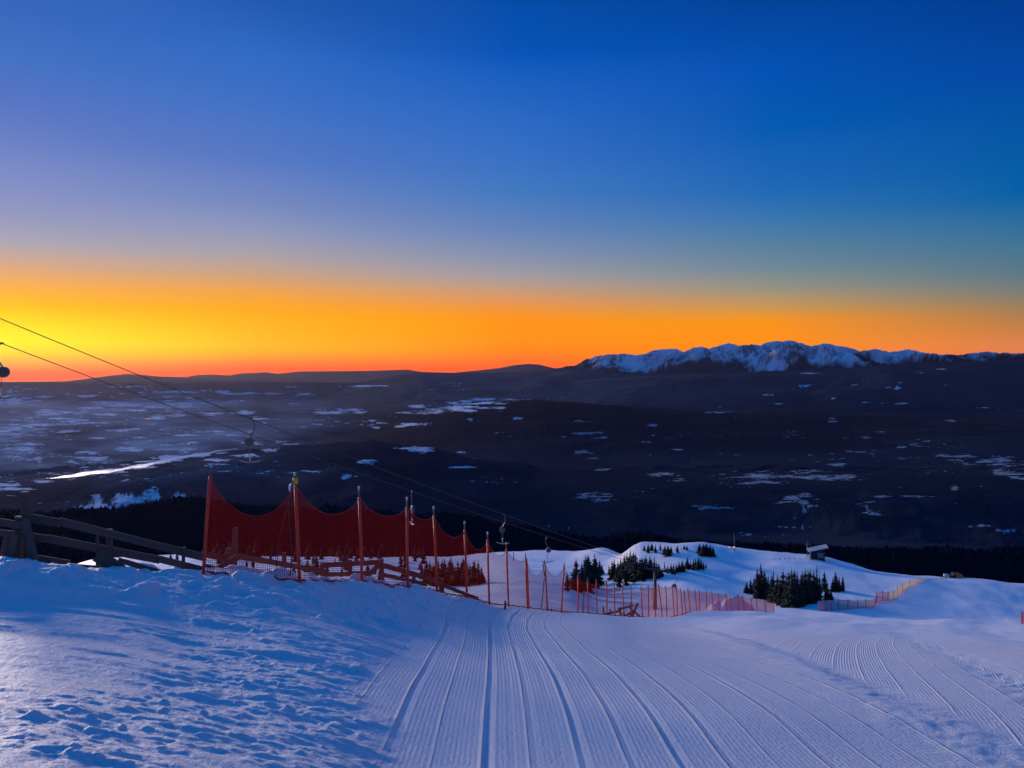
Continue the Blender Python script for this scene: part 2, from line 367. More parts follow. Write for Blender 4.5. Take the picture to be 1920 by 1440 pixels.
rn = .45 * ridged((FX - .9 * FY) / 620 + wx_, (FY + .5 * FX) / 1500, 4, 540) + ridged((FX + .75 * FY) / 1900 + wx_ * 1.2, (FY - .35 * FX) / 2400 + wx_ * .6, 5, 500)
Lm = np.maximum(Lm - Hm * (1 - sm) * .0, VZ) 
dd = np.clip((23000 - FY) / 5200, 0, 1)
Lm = Lm + Hm * (rn - .9) * .20 * sstep(0.0, .15, dd) * sm + Hm * rn * .004
Lm = np.minimum(Lm, -(crest(RM, FU) + .4 + 3.4 * np.abs(fbm(FU / 14, FU * 0, 4, 610, .65)) - VH) / F * FY)
onm = (Lm > Z) & (Hm > 50)
Z = np.maximum(Z, Lm)
FV = VH - Z / FY * F
# snow clearings, frozen lakes, fields, river: (centre u, centre v, half width, half height) of the place in the photograph
PATCH = [
 (95,774,42,6),(35,807,60,5),(150,792,50,5),(30,842,55,7),(35,858,60,5),(120,808,30,3),(40,815,60,3),(165,862,48,7),(240,843,30,5),(160,848,28,4),
 (320,858,34,6),(345,842,24,5),(285,867,30,4),(250,876,34,4),(190,884,40,4),(130,892,30,4),(380,852,14,3),(410,862,22,3),(375,855,20,4),(20,910,24,3),(80,903,18,2),(30,917,30,3),
 (335,778,26,3),(390,776,24,3),(295,782,14,6),(260,770,25,2.5),(350,815,30,2.5),(395,809,32,2.5),(280,763,20,2),(325,752,25,2),(20,743,22,3),(85,744,22,2.5),(40,755,20,2),
 (170,765,24,2),(110,784,40,3),(60,797,50,4),(200,776,24,2.5),(215,808,22,2),(60,832,24,3),(190,822,24,2),(250,805,18,2),(160,742,26,2),(200,755,40,2),(145,775,24,3),(235,760,34,2),
 (455,773,20,3),(485,784,16,2.5),(478,831,22,3),(522,828,14,4),(545,832,18,2.5),(505,845,14,3),(470,852,12,2.5),(420,870,25,2),(455,855,22,2.5),(350,762,20,2),(410,735,34,2),(440,738,24,1.6),(500,737,30,2),
 (385,733,20,2),(575,739,22,1.6),(540,726,20,1.5),(330,735,40,1.6),(250,725,40,1.6),
 (630,772,50,4),(648,769,30,3),(845,763,48,5),(885,756,55,4),(925,749,40,3),(800,774,28,4),(790,762,25,2.5),(758,773,20,2),(850,768,40,3),(905,764,30,2.5),(875,770,25,2),(820,768,22,3),(940,765,14,1.8),
 (680,724,40,1.6),(700,797,10,2.5),(775,795,25,2.5),(880,787,8,2),(705,803,8,2),(745,800,20,1.8),
 (240,936,62,12),(300,930,42,14),(185,950,50,8),(330,932,25,10),
 (692,866,17,4),(645,892,24,2.5),(580,884,20,1.6),(540,885,18,1.5),(672,885,7,2.5),(790,843,22,5),(770,840,28,2),(868,848,10,1.6),(865,876,22,1.8),(970,783,12,3),
 (1085,789,18,2.2),(1095,813,30,3),(1107,811,4,6),(1097,848,20,3),(1125,820,15,2),(1115,930,36,6),(1135,936,22,5),(1112,859,20,1.5),(1130,880,18,1.6),(1225,798,10,3),(1210,829,10,2.4),
 (1245,890,26,4),(1272,900,16,3),(1270,843,10,1.5),(1365,897,28,3.5),(1435,893,60,8),(1500,890,50,9),(1560,897,48,6),(1595,893,16,4),(1420,905,60,4),(1495,935,34,11),(1475,938,26,6),(1510,952,22,7),
 (1340,951,38,4),(1395,1000,25,4),(1570,870,16,4),(1625,822,14,3),(1652,812,10,2),(1690,838,12,2),(1620,945,26,7),(1640,963,22,6),(1655,932,15,4),(1790,913,8,5),(1880,995,40,4),
 (1850,986,40,4),(1740,1020,60,5),(1800,1027,60,4),(1700,1022,24,4),(1860,1033,30,4),(1905,1000,22,5),(1720,930,35,3),(1815,955,25,3),
 (1860,868,60,9),(1900,885,40,8),(1835,860,60,5),(1910,895,30,4),(1790,855,40,2.5),
 (1515,723,20,1.8),(1595,722,14,1.6),(1640,720,14,1.5),(1690,717,14,1.5),(1675,728,18,2.2),(1715,731,18,1.5),(1675,756,26,1.8),(1625,755,16,1.4),(1445,740,14,2),(1460,757,24,2),(1560,746,8,1.5),(1590,738,10,1.2),
 (1520,700,20,1.6),(1720,697,16,1.8),(1765,693,14,1.6),(1770,757,14,1.4),(1885,731,12,1.4),(1340,773,20,1.4),(1850,765,30,1.5),(1560,788,10,4),(1780,790,12,2.5),
]
SNW = np.full(FU.shape, -1.0)
LU = FU; LV = FV
for (cu, cv, hu, hv) in PATCH:
    m_ = (np.abs(FU - cu) < hu * 2.2) & (np.abs(FV - cv) < hv * 2.6 + 2)
    if m_.any():
        r2 = ((FU[m_] - cu) / (hu * 1.12)) ** 2 + ((FV[m_] - cv) / (hv * 1.1 + .4)) ** 2
        SNW[m_] = np.maximum(SNW[m_], 1 - r2)
RX = FU; RY = 1440 * np.log(FY / 1000.0)          # bearing and log distance of each point of the valley
streak = fbm(FU / 26 + 5, FV / 2.6, 4, 901, .62) + .5 * fbm(FU / 7, FV / 1.1, 3, 921, .6)
big = fbm(FU / 150, FV / 22, 3, 941)
left = sstep(760, 330, FU) * (1 - sstep(895, 925, FV)) * sstep(712, 735, FV)
SNW = np.where(SNW > -1, SNW + streak * 1.7 - .12 - .34 * sstep(1000, 1200, FU), -1)
ICE = np.zeros(FU.shape)
riv = [(95,897),(130,893),(160,888),(200,884),(235,879),(270,873),(300,866),(335,859),(365,854),(385,851),(412,845),(440,842)]
rv = np.interp(FU, [p[0] for p in riv], [p[1] for p in riv]) + 1.6 * vn(FU / 17, FU * 0, 960)
rw = (3.4 + 2.2 * vn(FU / 22, FU * 0 + 3, 961)) * sstep(85, 130, FU) * (1 - .75 * sstep(360, 445, FU))
rf = 1 - np.abs(FV - rv) / np.maximum(rw, .3); rf = np.where((FU > 88) & (FU < 445), rf, -1)
SNW = np.maximum(SNW, np.clip(rf * 2.2, -1, 1.6)); ICE = np.clip(rf * 3, 0, 1) * (1 - sstep(270, 330, FU))
rnd_ = streak * 1.25 + big * .8
bgf = rnd_ - (1.0 - .56 * left)
bgf = np.where((FV > 1036) | (FV < 715), -1, bgf)
SNW = np.maximum(SNW, bgf * 2.0 + .1)
SNW = np.where(FY < 2600, np.minimum(SNW, -.5), SNW)
flat = 1 - sstep(VZ + 25, VZ + 110, Z)
OPEN_HAZE = (left * (.30 + .85 * flat) + (1 - left) * .08) * np.clip(.8 + big * 1.0, 0, 1.4)  # lightening for thin snow on open ground, with left valley haze painted in
OPEN_HAZE = OPEN_HAZE * (1 - .5 * sstep(500, 800, FU))
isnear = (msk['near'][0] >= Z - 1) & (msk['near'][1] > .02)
OPEN_HAZE = np.where(isnear, 0.0, OPEN_HAZE); SNW = np.where(isnear, -1, SNW)
RIDGE_DARK = isnear * 1.0
RIDGE_DARK = np.maximum(RIDGE_DARK, .50 * sstep(.05, .35, msk['b'][1]) * (msk['b'][0] >= Z - 1)); RIDGE_DARK = np.maximum(RIDGE_DARK, .35 * sstep(.05, .35, msk['a'][1]) * (msk['a'][0] >= Z - 1))  # nearer ridges coloured darker, standing in for haze between the layers
WD = sstep(950, 1100, FU) * sstep(735, 800, FV)
OPEN_HAZE = OPEN_HAZE + .22 * sstep(12500, 17000, FY) * (1 - .6 * sstep(1000, 1500, FU)) * (~isnear)  # distance haze painted as a paler ground colour
# the logged slope above the near ridge at the left: snow combed by rows of trees
# mountain snow above the tree line
sline = crest([(900,700),(1060,674),(1085,677),(1110,681),(1140,684),(1190,693),(1240,692),(1300,688),(1400,682),(1480,686),(1560,679),(1700,669),(1900,665),(3000,690)], FU)
MS = np.where(onm | (FY > 20000) & (FU > 1050), sstep(6, -10, FV - sline + fbm(FU / 60, FY / 2500, 4, 700, .6) * 30 + fbm(FX / 300, FY / 500, 3, 707) * 10), 0)
gx = np.gradient(Z, axis=1) / np.maximum(np.gradient(FX, axis=1), 1)
rock = sstep(.42, .85, np.abs(gx) + .75 * fbm((FX - .8 * FY) / 420, (FY + .4 * FX) / 900, 4, 730, .65))
MS = MS * np.clip(1.0 - .62 * rock - .25 * sstep(-.1, .5, fbm(FX / 500, FY / 1200, 4, 735)), .16, 1)
valley = grid_mesh('valley_terrain', FX, FY, Z, {'clear': SNW, 'open': OPEN_HAZE, 'alp': MS, 'ice': ICE, 'dense': RIDGE_DARK, 'wood': WD})
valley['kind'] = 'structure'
m, t, b, o = mat('valley_forest')
geo = N(t, 'ShaderNodeNewGeometry'); pos = geo.outputs['Position']
def sc(vec, k):
    n = N(t, 'ShaderNodeVectorMath', operation='MULTIPLY'); t.links.new(vec, n.inputs[0])
    n.inputs[1].default_value = (k, k, 0) if not isinstance(k, tuple) else k; return n.outputs[0]
km = sc(pos, .001)
n1 = noise(t, km, 3.2, 5, .62); n2 = noise(t, km, 14, 4, .6); n3 = noise(t, km, 1.1, 5, .6); n4 = noise(t, km, 45, 4, .7)
clr = attr(t, 'clear'); opn_haze = attr(t, 'open'); alp = attr(t, 'alp')
clear = M(t, 'MULTIPLY_ADD', M(t, 'SUBTRACT', n4, .5), 1.6, M(t, 'MULTIPLY_ADD', M(t, 'SUBTRACT', n2, .5), 1.0, clr))
cm = N(t, 'ShaderNodeMapRange', interpolation_type='SMOOTHSTEP'); cm.inputs[1].default_value = .10; cm.inputs[2].default_value = .72
t.links.new(clear, cm.inputs[0])
c1 = M(t, 'MULTIPLY', cm.outputs[0], M(t, 'MAXIMUM', M(t, 'MULTIPLY_ADD', n4, 3.6, -1.05, clamp=True), M(t, 'SUBTRACT', clr, .35, clamp=True))); c2 = 0.0
c1 = M(t, 'MULTIPLY', c1, M(t, 'MULTIPLY_ADD', attr(t, 'wood'), -.5, 1.0))
thin = M(t, 'MULTIPLY', M(t, 'MULTIPLY_ADD', n4, n3, .05), M(t, 'MULTIPLY', opn_haze, 1.05))  # thin snow together with the painted haze
snow_haze = M(t, 'MAXIMUM', M(t, 'MAXIMUM', M(t, 'MAXIMUM', c1, c2), thin), alp)
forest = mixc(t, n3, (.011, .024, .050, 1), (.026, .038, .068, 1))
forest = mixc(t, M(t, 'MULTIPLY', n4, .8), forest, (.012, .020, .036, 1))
forest = mixc(t, attr(t, 'dense'), forest, (.007, .011, .020, 1))  # painted darkening of nearer ridges against the hazier land behind
t.links.new(mixc(t, snow_haze, forest, (.84, .85, .88, 1)), b.inputs['Base Color'])
ice = attr(t, 'ice'); t.links.new(M(t, 'MULTIPLY_ADD', ice, -.62, 1.0), b.inputs['Roughness']); t.links.new(M(t, 'MULTIPLY', ice, .5), b.inputs['Specular IOR Level'])
bp = N(t, 'ShaderNodeBump'); bp.inputs['Strength'].default_value = .5; bp.inputs['Distance'].default_value = 60
t.links.new(n4, bp.inputs['Height']); t.links.new(bp.outputs[0], b.inputs['Normal'])
valley.data.materials.append(m)

# ------------------------------------------------------------------ haze over the valley
HAZE = True
if HAZE:
    hx, hy0, hy1, z0, z1 = 110000, -300, 65000, -760, 1120
    me = bpy.data.meshes.new('haze')
    vs = [(sx * hx, y, z) for z in (z0, z1) for sx, y in ((-1, hy0), (1, hy0), (1, hy1), (-1, hy1))]
    me.from_pydata(vs, [], [(0, 3, 2, 1), (4, 5, 6, 7), (0, 1, 5, 4), (1, 2, 6, 5), (2, 3, 7, 6), (3, 0, 4, 7)])
    hz = bpy.data.objects.new('haze', me); COL.objects.link(hz); hz['kind'] = 'stuff'
    m = bpy.data.materials.new('haze'); m.use_nodes = True; t = m.node_tree; t.nodes.clear()
    o = N(t, 'ShaderNodeOutputMaterial'); v = N(t, 'ShaderNodeVolumePrincipled')
    v.inputs['Color'].default_value = (.31, .255, .235, 1); v.inputs['Density'].default_value = 5.4e-6
    v.inputs['Anisotropy'].default_value = .6
    t.links.new(v.outputs[0], o.inputs['Volume']); me.materials.append(m)


exec_objects = True
# ------------------------------------------------------------------ object helpers
class MB:
    def __init__(self): self.v = []; self.f = []
    def add(self, vs, fs):
        k = len(self.v); self.v += [tuple(p) for p in vs]; self.f += [tuple(i + k for i in f) for f in fs]
    def tube(self, pts, r, n=8, cap=True):
        pts = [Vector(p) for p in pts]; rs = r if isinstance(r, (list, tuple)) else [r] * len(pts)
        vs = []; up = None
        for i, p in enumerate(pts):
            d = (pts[min(i + 1, len(pts) - 1)] - pts[max(i - 1, 0)]).normalized()
            if up is None: up = Vector((0, 1, 0)) if abs(d.z) > .7 else Vector((0, 0, 1))
            a = d.cross(up).normalized(); b_ = a.cross(d).normalized(); up = b_
            for k in range(n):
                t_ = 2 * math.pi * k / n
                vs.append(p + (a * math.cos(t_) + b_ * math.sin(t_)) * rs[i])
        fs = [(i*n+k, i*n+(k+1)%n, (i+1)*n+(k+1)%n, (i+1)*n+k) for i in range(len(pts)-1) for k in range(n)]
        if cap: fs += [tuple(range(n))[::-1], tuple((len(pts)-1)*n + k for k in range(n))]
        self.add(vs, fs); return self
    def beam(self, p, q, w, h, twist=0, jit=.0):
        """board from p to q: w across (horizontal), h in the vertical plane"""
        p = Vector(p); q = Vector(q); d = (q - p).normalized()
        s_ = d.cross(Vector((0, 0, 1)))
        s_ = s_.normalized() if s_.length > .05 else Vector((1, 0, 0))
        n_ = s_.cross(d).normalized()
        c, sn = math.cos(twist), math.sin(twist)
        s2 = s_ * c + n_ * sn; n2_ = n_ * c - s_ * sn
        segs = max(2, int((q - p).length / .5)); vs = []; e = min(w, h) * .12
        for i in range(segs + 1):
            o_ = p.lerp(q, i / segs); k1 = 1 + random.uniform(-jit, jit); k2 = 1 + random.uniform(-jit, jit)
            o_ = o_ + s2 * random.uniform(-jit, jit) * w * .5
            for a, b_ in ((-1, -1), (1, -1), (1, 1), (-1, 1)):
                ax = w / 2 * k1; bx = h / 2 * k2
                # bevelled corner: two vertices per corner
                if a * b_ > 0:
                    vs.append(o_ + s2 * a * ax + n2_ * b_ * (bx - e)); vs.append(o_ + s2 * a * (ax - e) + n2_ * b_ * bx)
                else:
                    vs.append(o_ + s2 * a * (ax - e) + n2_ * b_ * bx); vs.append(o_ + s2 * a * ax + n2_ * b_ * (bx - e))
        n = 8; ring = [0, 1, 2, 3, 4, 5, 6, 7]
        fs = [(i*n+k, i*n+(k+1)%n, (i+1)*n+(k+1)%n, (i+1)*n+k) for i in range(segs) for k in range(n)]
        fs += [tuple(ring)[::-1], tuple(segs*n + k for k in ring)]
        self.add(vs, fs); return self
    def box(self, c, d, bev=.0):
        c = Vector(c); x, y, z = d[0]/2, d[1]/2, d[2]/2; e = min(bev, x, y)
        pr = [(-x+e,-y),(x-e,-y),(x,-y+e),(x,y-e),(x-e,y),(-x+e,y),(-x,y-e),(-x,-y+e)] if e > 0 else [(-x,-y),(x,-y),(x,y),(-x,y)]
        n = len(pr)
        vs = [c + Vector((a, b_, s_ * z)) for s_ in (-1, 1) for a, b_ in pr]
        self.add(vs, [(k, (k+1)%n, n+(k+1)%n, n+k) for k in range(n)] + [tuple(range(n))[::-1], tuple(range(n, 2*n))]); return self
    def build(self, name, m, parent=None, smooth=False, base=None):
        me = bpy.data.meshes.new(name)
        vs = self.v
        if base is not None: vs = [tuple(Vector(p) - base) for p in vs]
        me.from_pydata(vs, [], self.f); me.update()
        if smooth: me.polygons.foreach_set('use_smooth', [True] * len(me.polygons))
        if m: me.materials.append(m)
        o_ = bpy.data.objects.new(name, me); COL.objects.link(o_)
        if parent: o_.parent = parent
        return o_
def tag(o_, label, cat, group=None):
    o_['label'] = label; o_['category'] = cat
    if group: o_['group'] = group
    return o_
def thing(name, loc, label, cat, group=None, rz=0):
    o_ = bpy.data.objects.new(name, None); COL.objects.link(o_); o_.location = loc; o_.rotation_euler = (0, 0, rz)
    o_.empty_display_size = .2
    return tag(o_, label, cat, group)
def at_ground(u, d, dz=0.0):
    x = (u - 960) / F * d; return Vector((x, d, ground(x, d) + dz))
def ordinal(n):
    return ['first','second','third','fourth','fifth','sixth','seventh','eighth','ninth','tenth','eleventh','twelfth','thirteenth','fourteenth','fifteenth','sixteenth','seventeenth','eighteenth','nineteenth','twentieth','twenty-first','twenty-second','twenty-third','twenty-fourth','twenty-fifth','twenty-sixth','twenty-seventh','twenty-eighth','twenty-ninth','thirtieth','thirty-first','thirty-second','thirty-third','thirty-fourth','thirty-fifth','thirty-sixth','thirty-seventh','thirty-eighth','thirty-ninth','fortieth'][n]

M_POLE = simple('orange_red_pole', (.85, .06, .02), .45, var=.15, scale=8)
M_TIP = simple('dark_pole_tip', (.12, .11, .11), .5, var=.2)
M_PALE = simple('pale_steel_tip', (.55, .55, .58), .35, .3, var=.1)
M_YEL = simple('yellow_band', (.95, .55, .01), .5, var=.1)
M_WHITE = simple('white_tag', (.8, .8, .8), .5, var=.05)
M_ROPE = simple('dark_rope', (.02, .02, .025), .8, var=.2)
M_CORD = simple('red_edge_cord', (.50, .04, .02), .7, var=.2)
M_CORDY = simple('yellow_edge_cord', (.50, .34, .03), .7, var=.2)
M_STEEL = simple('galvanised_steel', (.10, .10, .11), .35, .3, var=.2, scale=30)
M_SPOOL = simple('grey_spool_housing', (.07, .07, .07), .5, var=.2)
M_BAR = simple('tow_bar', (.75, .66, .52), .45, var=.2)
M_CABLE = simple('cable_steel', (.05, .045, .045), .5, .5, var=.2)
M_TOWER = simple('tower_paint', (.02, .03, .03), .55, .2, var=.2)
M_DARK = simple('dark_paint', (.02, .022, .028), .5, var=.2)

def wood_material():
    m, t, b, o = mat('weathered_wood')
    v = mapping(t, (1, 1, 1)); g = noise(t, mapping(t, (6, 6, 40)), 1.0, 5, .65); n_ = noise(t, v, 3, 4, .6)
    c = mixc(t, g, (.055, .040, .031, 1), (.145, .112, .092, 1)); c = mixc(t, M(t, 'MULTIPLY', n_, .6), c, (.085, .070, .062, 1))
    t.links.new(c, b.inputs['Base Color']); b.inputs['Roughness'].default_value = .85
    bp = N(t, 'ShaderNodeBump'); bp.inputs['Strength'].default_value = .6; bp.inputs['Distance'].default_value = .02
    t.links.new(g, bp.inputs['Height']); t.links.new(bp.outputs[0], b.inputs['Normal'])
    return m
M_WOOD = wood_material()

def net_material(name, colr, cell=.045, thick=.30):
    """knotted plastic netting: strands of real size with open cells between them"""
    m = bpy.data.materials.new(name); m.use_nodes = True; t = m.node_tree; t.nodes.clear()
    o = N(t, 'ShaderNodeOutputMaterial')
    uv = N(t, 'ShaderNodeUVMap'); sp = N(t, 'ShaderNodeSeparateXYZ'); t.links.new(uv.outputs[0], sp.inputs[0])
    def strand(c_):
        f_ = M(t, 'ABSOLUTE', M(t, 'SUBTRACT', M(t, 'FRACT', M(t, 'DIVIDE', c_, cell)), .5))
        return M(t, 'GREATER_THAN', f_, .5 - thick / 2)
    a = M(t, 'MAXIMUM', strand(sp.outputs[0]), strand(sp.outputs[1]))
    df = N(t, 'ShaderNodeBsdfDiffuse'); tl = N(t, 'ShaderNodeBsdfTranslucent'); mx = N(t, 'ShaderNodeMixShader'); mx.inputs[0].default_value = .5
    df.inputs[0].default_value = (*colr, 1); tl.inputs[0].default_value = (*colr, 1)
    t.links.new(df.outputs[0], mx.inputs[1]); t.links.new(tl.outputs[0], mx.inputs[2])
    tr = N(t, 'ShaderNodeBsdfTransparent'); m2 = N(t, 'ShaderNodeMixShader')
    t.links.new(a, m2.inputs[0]); t.links.new(tr.outputs[0], m2.inputs[1]); t.links.new(mx.outputs[0], m2.inputs[2])
    t.links.new(m2.outputs[0], o.inputs[0]); return m
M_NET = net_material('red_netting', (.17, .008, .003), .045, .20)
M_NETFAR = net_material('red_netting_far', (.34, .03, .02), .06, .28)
M_NETY = net_material('yellow_netting', (.75, .40, .08), .06, .30)

# ------------------------------------------------------------------ safety nets
def panel(a_bot, a_top, b_bot, b_top, sag, m, parent, cordm, nx=22, ny=12, loose=.0, origin=None, fold=.03):
    vs = []; uvs = []; L = (b_bot - a_bot).length; top = []
    perp = (b_bot - a_bot).cross(Vector((0, 0, 1))).normalized()
    ph = random.random() * 6
    for j in range(ny + 1):
        for i in range(nx + 1):
            s_ = i / nx; t_ = j / ny
            lo = a_bot.lerp(b_bot, s_); hi = a_top.lerp(b_top, s_)
            lo = Vector((lo.x, lo.y, min(lo.z, ground(lo.x, lo.y) + .04) if j == 0 else lo.z))
            hi = hi - Vector((0, 0, sag * (1 - abs(2 * s_ - 1) ** 2.2)))
            p = lo.lerp(hi, t_) + perp * fold * (math.sin(s_ * 9 + ph) * math.sin(t_ * 3.1) + .5 * math.sin(s_ * 23 + ph)) * (1 if 0 < i < nx else 0)
            vs.append(p); uvs.append((s_ * L, t_ * (hi - lo).length))
            if j == ny: top.append(p)
    fs = [(j*(nx+1)+i, j*(nx+1)+i+1, (j+1)*(nx+1)+i+1, (j+1)*(nx+1)+i) for j in range(ny) for i in range(nx)]
    mb = MB(); mb.add(vs, fs); o_ = mb.build('netting', m, parent, True, origin)
    ul = o_.data.uv_layers.new(name='UVMap')
    for lp in o_.data.loops: ul.data[lp.index].uv = uvs[lp.vertex_index]
    cb = MB().tube(top, .007, 5); cb.build('edge_cord', cordm, o_, True, origin)
    MB().tube([p + Vector((0, -.02, .03 + .02 * math.sin(i_ * 1.7))) for i_, p in enumerate(vs[:nx + 1])], [.022 + .012 * math.sin(i_ * 2.3 + ph) for i_ in range(nx + 1)] if m is M_NET else .02, 6).build('bottom_fold', cordm, o_, True, origin)
    return o_
def net_line(label, poles, m=M_NET, polem=M_POLE, cordm=M_CORD, r=.036, sag=.4, tip=.24, group=None, skip=(), pale=True, tipm=M_TIP, name='safety_net'):
    """poles: (u base, u top, v top, depth, v base)"""
    base = at_ground(poles[0][0], poles[0][3]); root = thing(name, base, label, 'safety net', group)
    pp = []
    for k, (ub, ut, vt, d, vb) in enumerate(poles):
        g = at_ground(ub, d); top = P(ut, vt, d)
        if top.z - g.z < .9 and d < 80: top.z = g.z + .9
        mb = MB().tube([g - Vector((0, 0, .25)), g.lerp(top, .5) + Vector((random.uniform(-.01, .01), 0, 0)), top - (top - g).normalized() * tip], r, 8)
        po = mb.build('pole', polem, root, True, base)
        if tip > 0:
            a = top - (top - g).normalized() * tip
            MB().tube([a - Vector((0, 0, .02)), top], r * .62, 8).build('pole_tip', tipm, po, True, base)
            if pale: MB().tube([top - Vector((0, 0, .05)), top + Vector((0, 0, .02)), top + Vector((0, 0, .035))], [r*.8, r * .8, r * .4], 8).build('pole_cap', M_PALE, po, True, base)
        pp.append((g + Vector((0, 0, .03)), top - (top - g).normalized() * (tip + .03)))
    for k in range(len(pp) - 1):
        if k in skip: continue
        panel(pp[k][0], pp[k][1], pp[k+1][0], pp[k+1][1], sag if not callable(sag) else sag(k), m, root, cordm, origin=base)
    return root, pp, base
A = [(380,396,872,16.0,1070),(563,553,888,16.6,1083),(679,673,914,19.0,1092),(765,763,934,21.3,1099),(820,813,951,23.0,1105),(876,871,979,25.0,1121),(918,914,999,27.2,1128),(954,949,1018,29.6,1134),(990,985,1038,31.0,1142)]
netA, ppA, bA = net_line('tall orange-red safety net sagging between nine poles beside the wooden fence at the left', A, sag=lambda k: (.72,.50,.33,.20,.40,.46,.36,.18)[k])
# yellow band, white tag and hanging rope on the second pole
g2p, t2p = ppA[1]
topv = P(553, 888, 16.6)
p_ = [o_ for o_ in netA.children if o_.name.startswith('pole')][1]
d_ = (topv - g2p).normalized()
MB().tube([topv - d_ * .22, topv - d_ * .10], .058, 10).build('yellow_band', M_YEL, p_, True, bA)
q0 = topv - d_ * .22 + Vector((-.085, -.05, -.05))
MB().tube([q0 + Vector((.02, 0, .07)), q0 + Vector((0, 0, .02)), q0 - Vector((.012, 0, .06)), q0 - Vector((.02, 0, .12))], [.012, .04, .04, .012], 8).build('white_tag', M_WHITE, p_, True, bA)
rp = [P(u, v, 16.45) for u, v in ((549, 902), (545, 925), (541, 950), (544, 985), (548, 1030), (545, 1068), (543, 1080))]
MB().tube(rp, .012, 6).build('hanging_rope', M_ROPE, p_, True, bA)
rp = [P(u, v, 16.4) for u, v in ((541, 948), (533, 975), (524, 1010), (519, 1050), (517, 1074))]
MB().tube(rp, .008, 6).build('hanging_rope', M_ROPE, p_, True, bA)
B = [(992,987,1046,31.3,1142),(1027,1021,1050,33,1146),(1052,1058,1055,34.5,1149),(1083.5,1084,1076,41.5,1152)]
net_line('see-through orange-red net of four poles with a black lacing, in the middle of the photo', B, sag=lambda k: (.55,.5,.35)[k], tip=.12, pale=False)
lace = thing('net_lacing', P(1022, 1146, 32.9), 'knotted black lacing cord hanging down the gap in the middle net', 'cord')
MB().tube([P(u, v, 32.8) for u, v in ((1021, 1052),(1018, 1060),(1019, 1066),(1021, 1078),(1023, 1084),(1020, 1088),(1019, 1100),(1017, 1120),(1016, 1132),(1014, 1143))], .02, 6).build('cord', M_ROPE, lace, True, Vector(lace.location))
C_ = [(1083.5,1084,1076,42,1152),(1103,1102,1083,43,1153),(1120,1118,1086,44,1154),(1138,1137,1088,44,1155),(1154,1151,1092,45,1158),(1171,1166,1097,45.5,1160),(1186,1182,1096,46,1162),(1205,1201,1099,46.5,1163)]
net_line('orange-red safety net running down past the broken wooden rails', C_, m=M_NET, sag=.22, tip=.10, pale=False, r=.034)
D_ = [(1205,1201,1099,47,1163),(1217,1215,1097,49,1160),(1230,1227,1098,51,1158),(1243,1234,1094,53,1156),(1251,1248,1098,54,1156),(1265,1260,1095,55,1153),(1271,1268,1098,56,1152),(1280,1276,1103,57,1152),(1286,1282,1105,58,1152),(1295,1289,1102,61,1152),(1307,1303,1106,64,1152),(1312,1311,1107,66,1152),(1326,1324,1107,68,1151),(1339,1334,1108,70,1151),(1349,1346,1111,72,1151),(1364,1361,1111,75,1151),(1372,1369,1117,77,1151),(1386,1383,1114,78,1151),(1397,1392,1116,79,1151),(1411,1408,1120,80,1151),(1421,1418,1121,81,1151),(1436,1434,1124,82,1151),(1452,1450,1128,83,1151)]
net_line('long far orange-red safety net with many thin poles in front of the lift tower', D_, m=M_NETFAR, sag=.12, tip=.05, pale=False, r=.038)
E_ = [(u_, u2_, t_, d_, b_) for (u_, u2_, t_, b_), d_ in zip([(1536,1536,1126,1150),(1548,1548,1126,1149),(1559,1558,1125,1149),(1572,1572,1124,1147),(1590,1590,1123,1146),(1608,1608,1124,1145),(1624,1623,1123,1143),(1640,1642,1122,1141),(1643,1643,1110,1130),(1655,1655,1107,1127),(1665,1665,1109,1126)], (85,85.3,86,86.5,87,87.5,88,88.5,91.5,92.5,92.5))]
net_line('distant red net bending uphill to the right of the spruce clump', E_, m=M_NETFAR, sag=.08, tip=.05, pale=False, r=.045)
F_ = [(u_, u_, t_, d_, 0) for u_, t_, d_ in ((1667,1109,92.5),(1676,1108,93),(1683,1099,95),(1692,1094,97),(1706,1088,99.5),(1722,1083,101.5),(1728,1085,102.5),(1745,1085,104),(1765,1083,106),(1780,1081,107.5))]
net_line('pale yellow net climbing to the crest beside the yellow machine', F_, m=M_NETY, polem=M_CORDY, cordm=M_CORDY, sag=.08, tip=0, pale=False, r=.04)
G_ = [(1916,1916,1147,66,1174),(1921,1921,1143,67,1176),(1940,1940,1142,69,1178),(1965,1965,1142,71,1180)]
net_line('end of a bright red net cut off by the right edge of the photo', G_, m=M_NET, sag=.1, tip=.05, pale=False, r=.06)

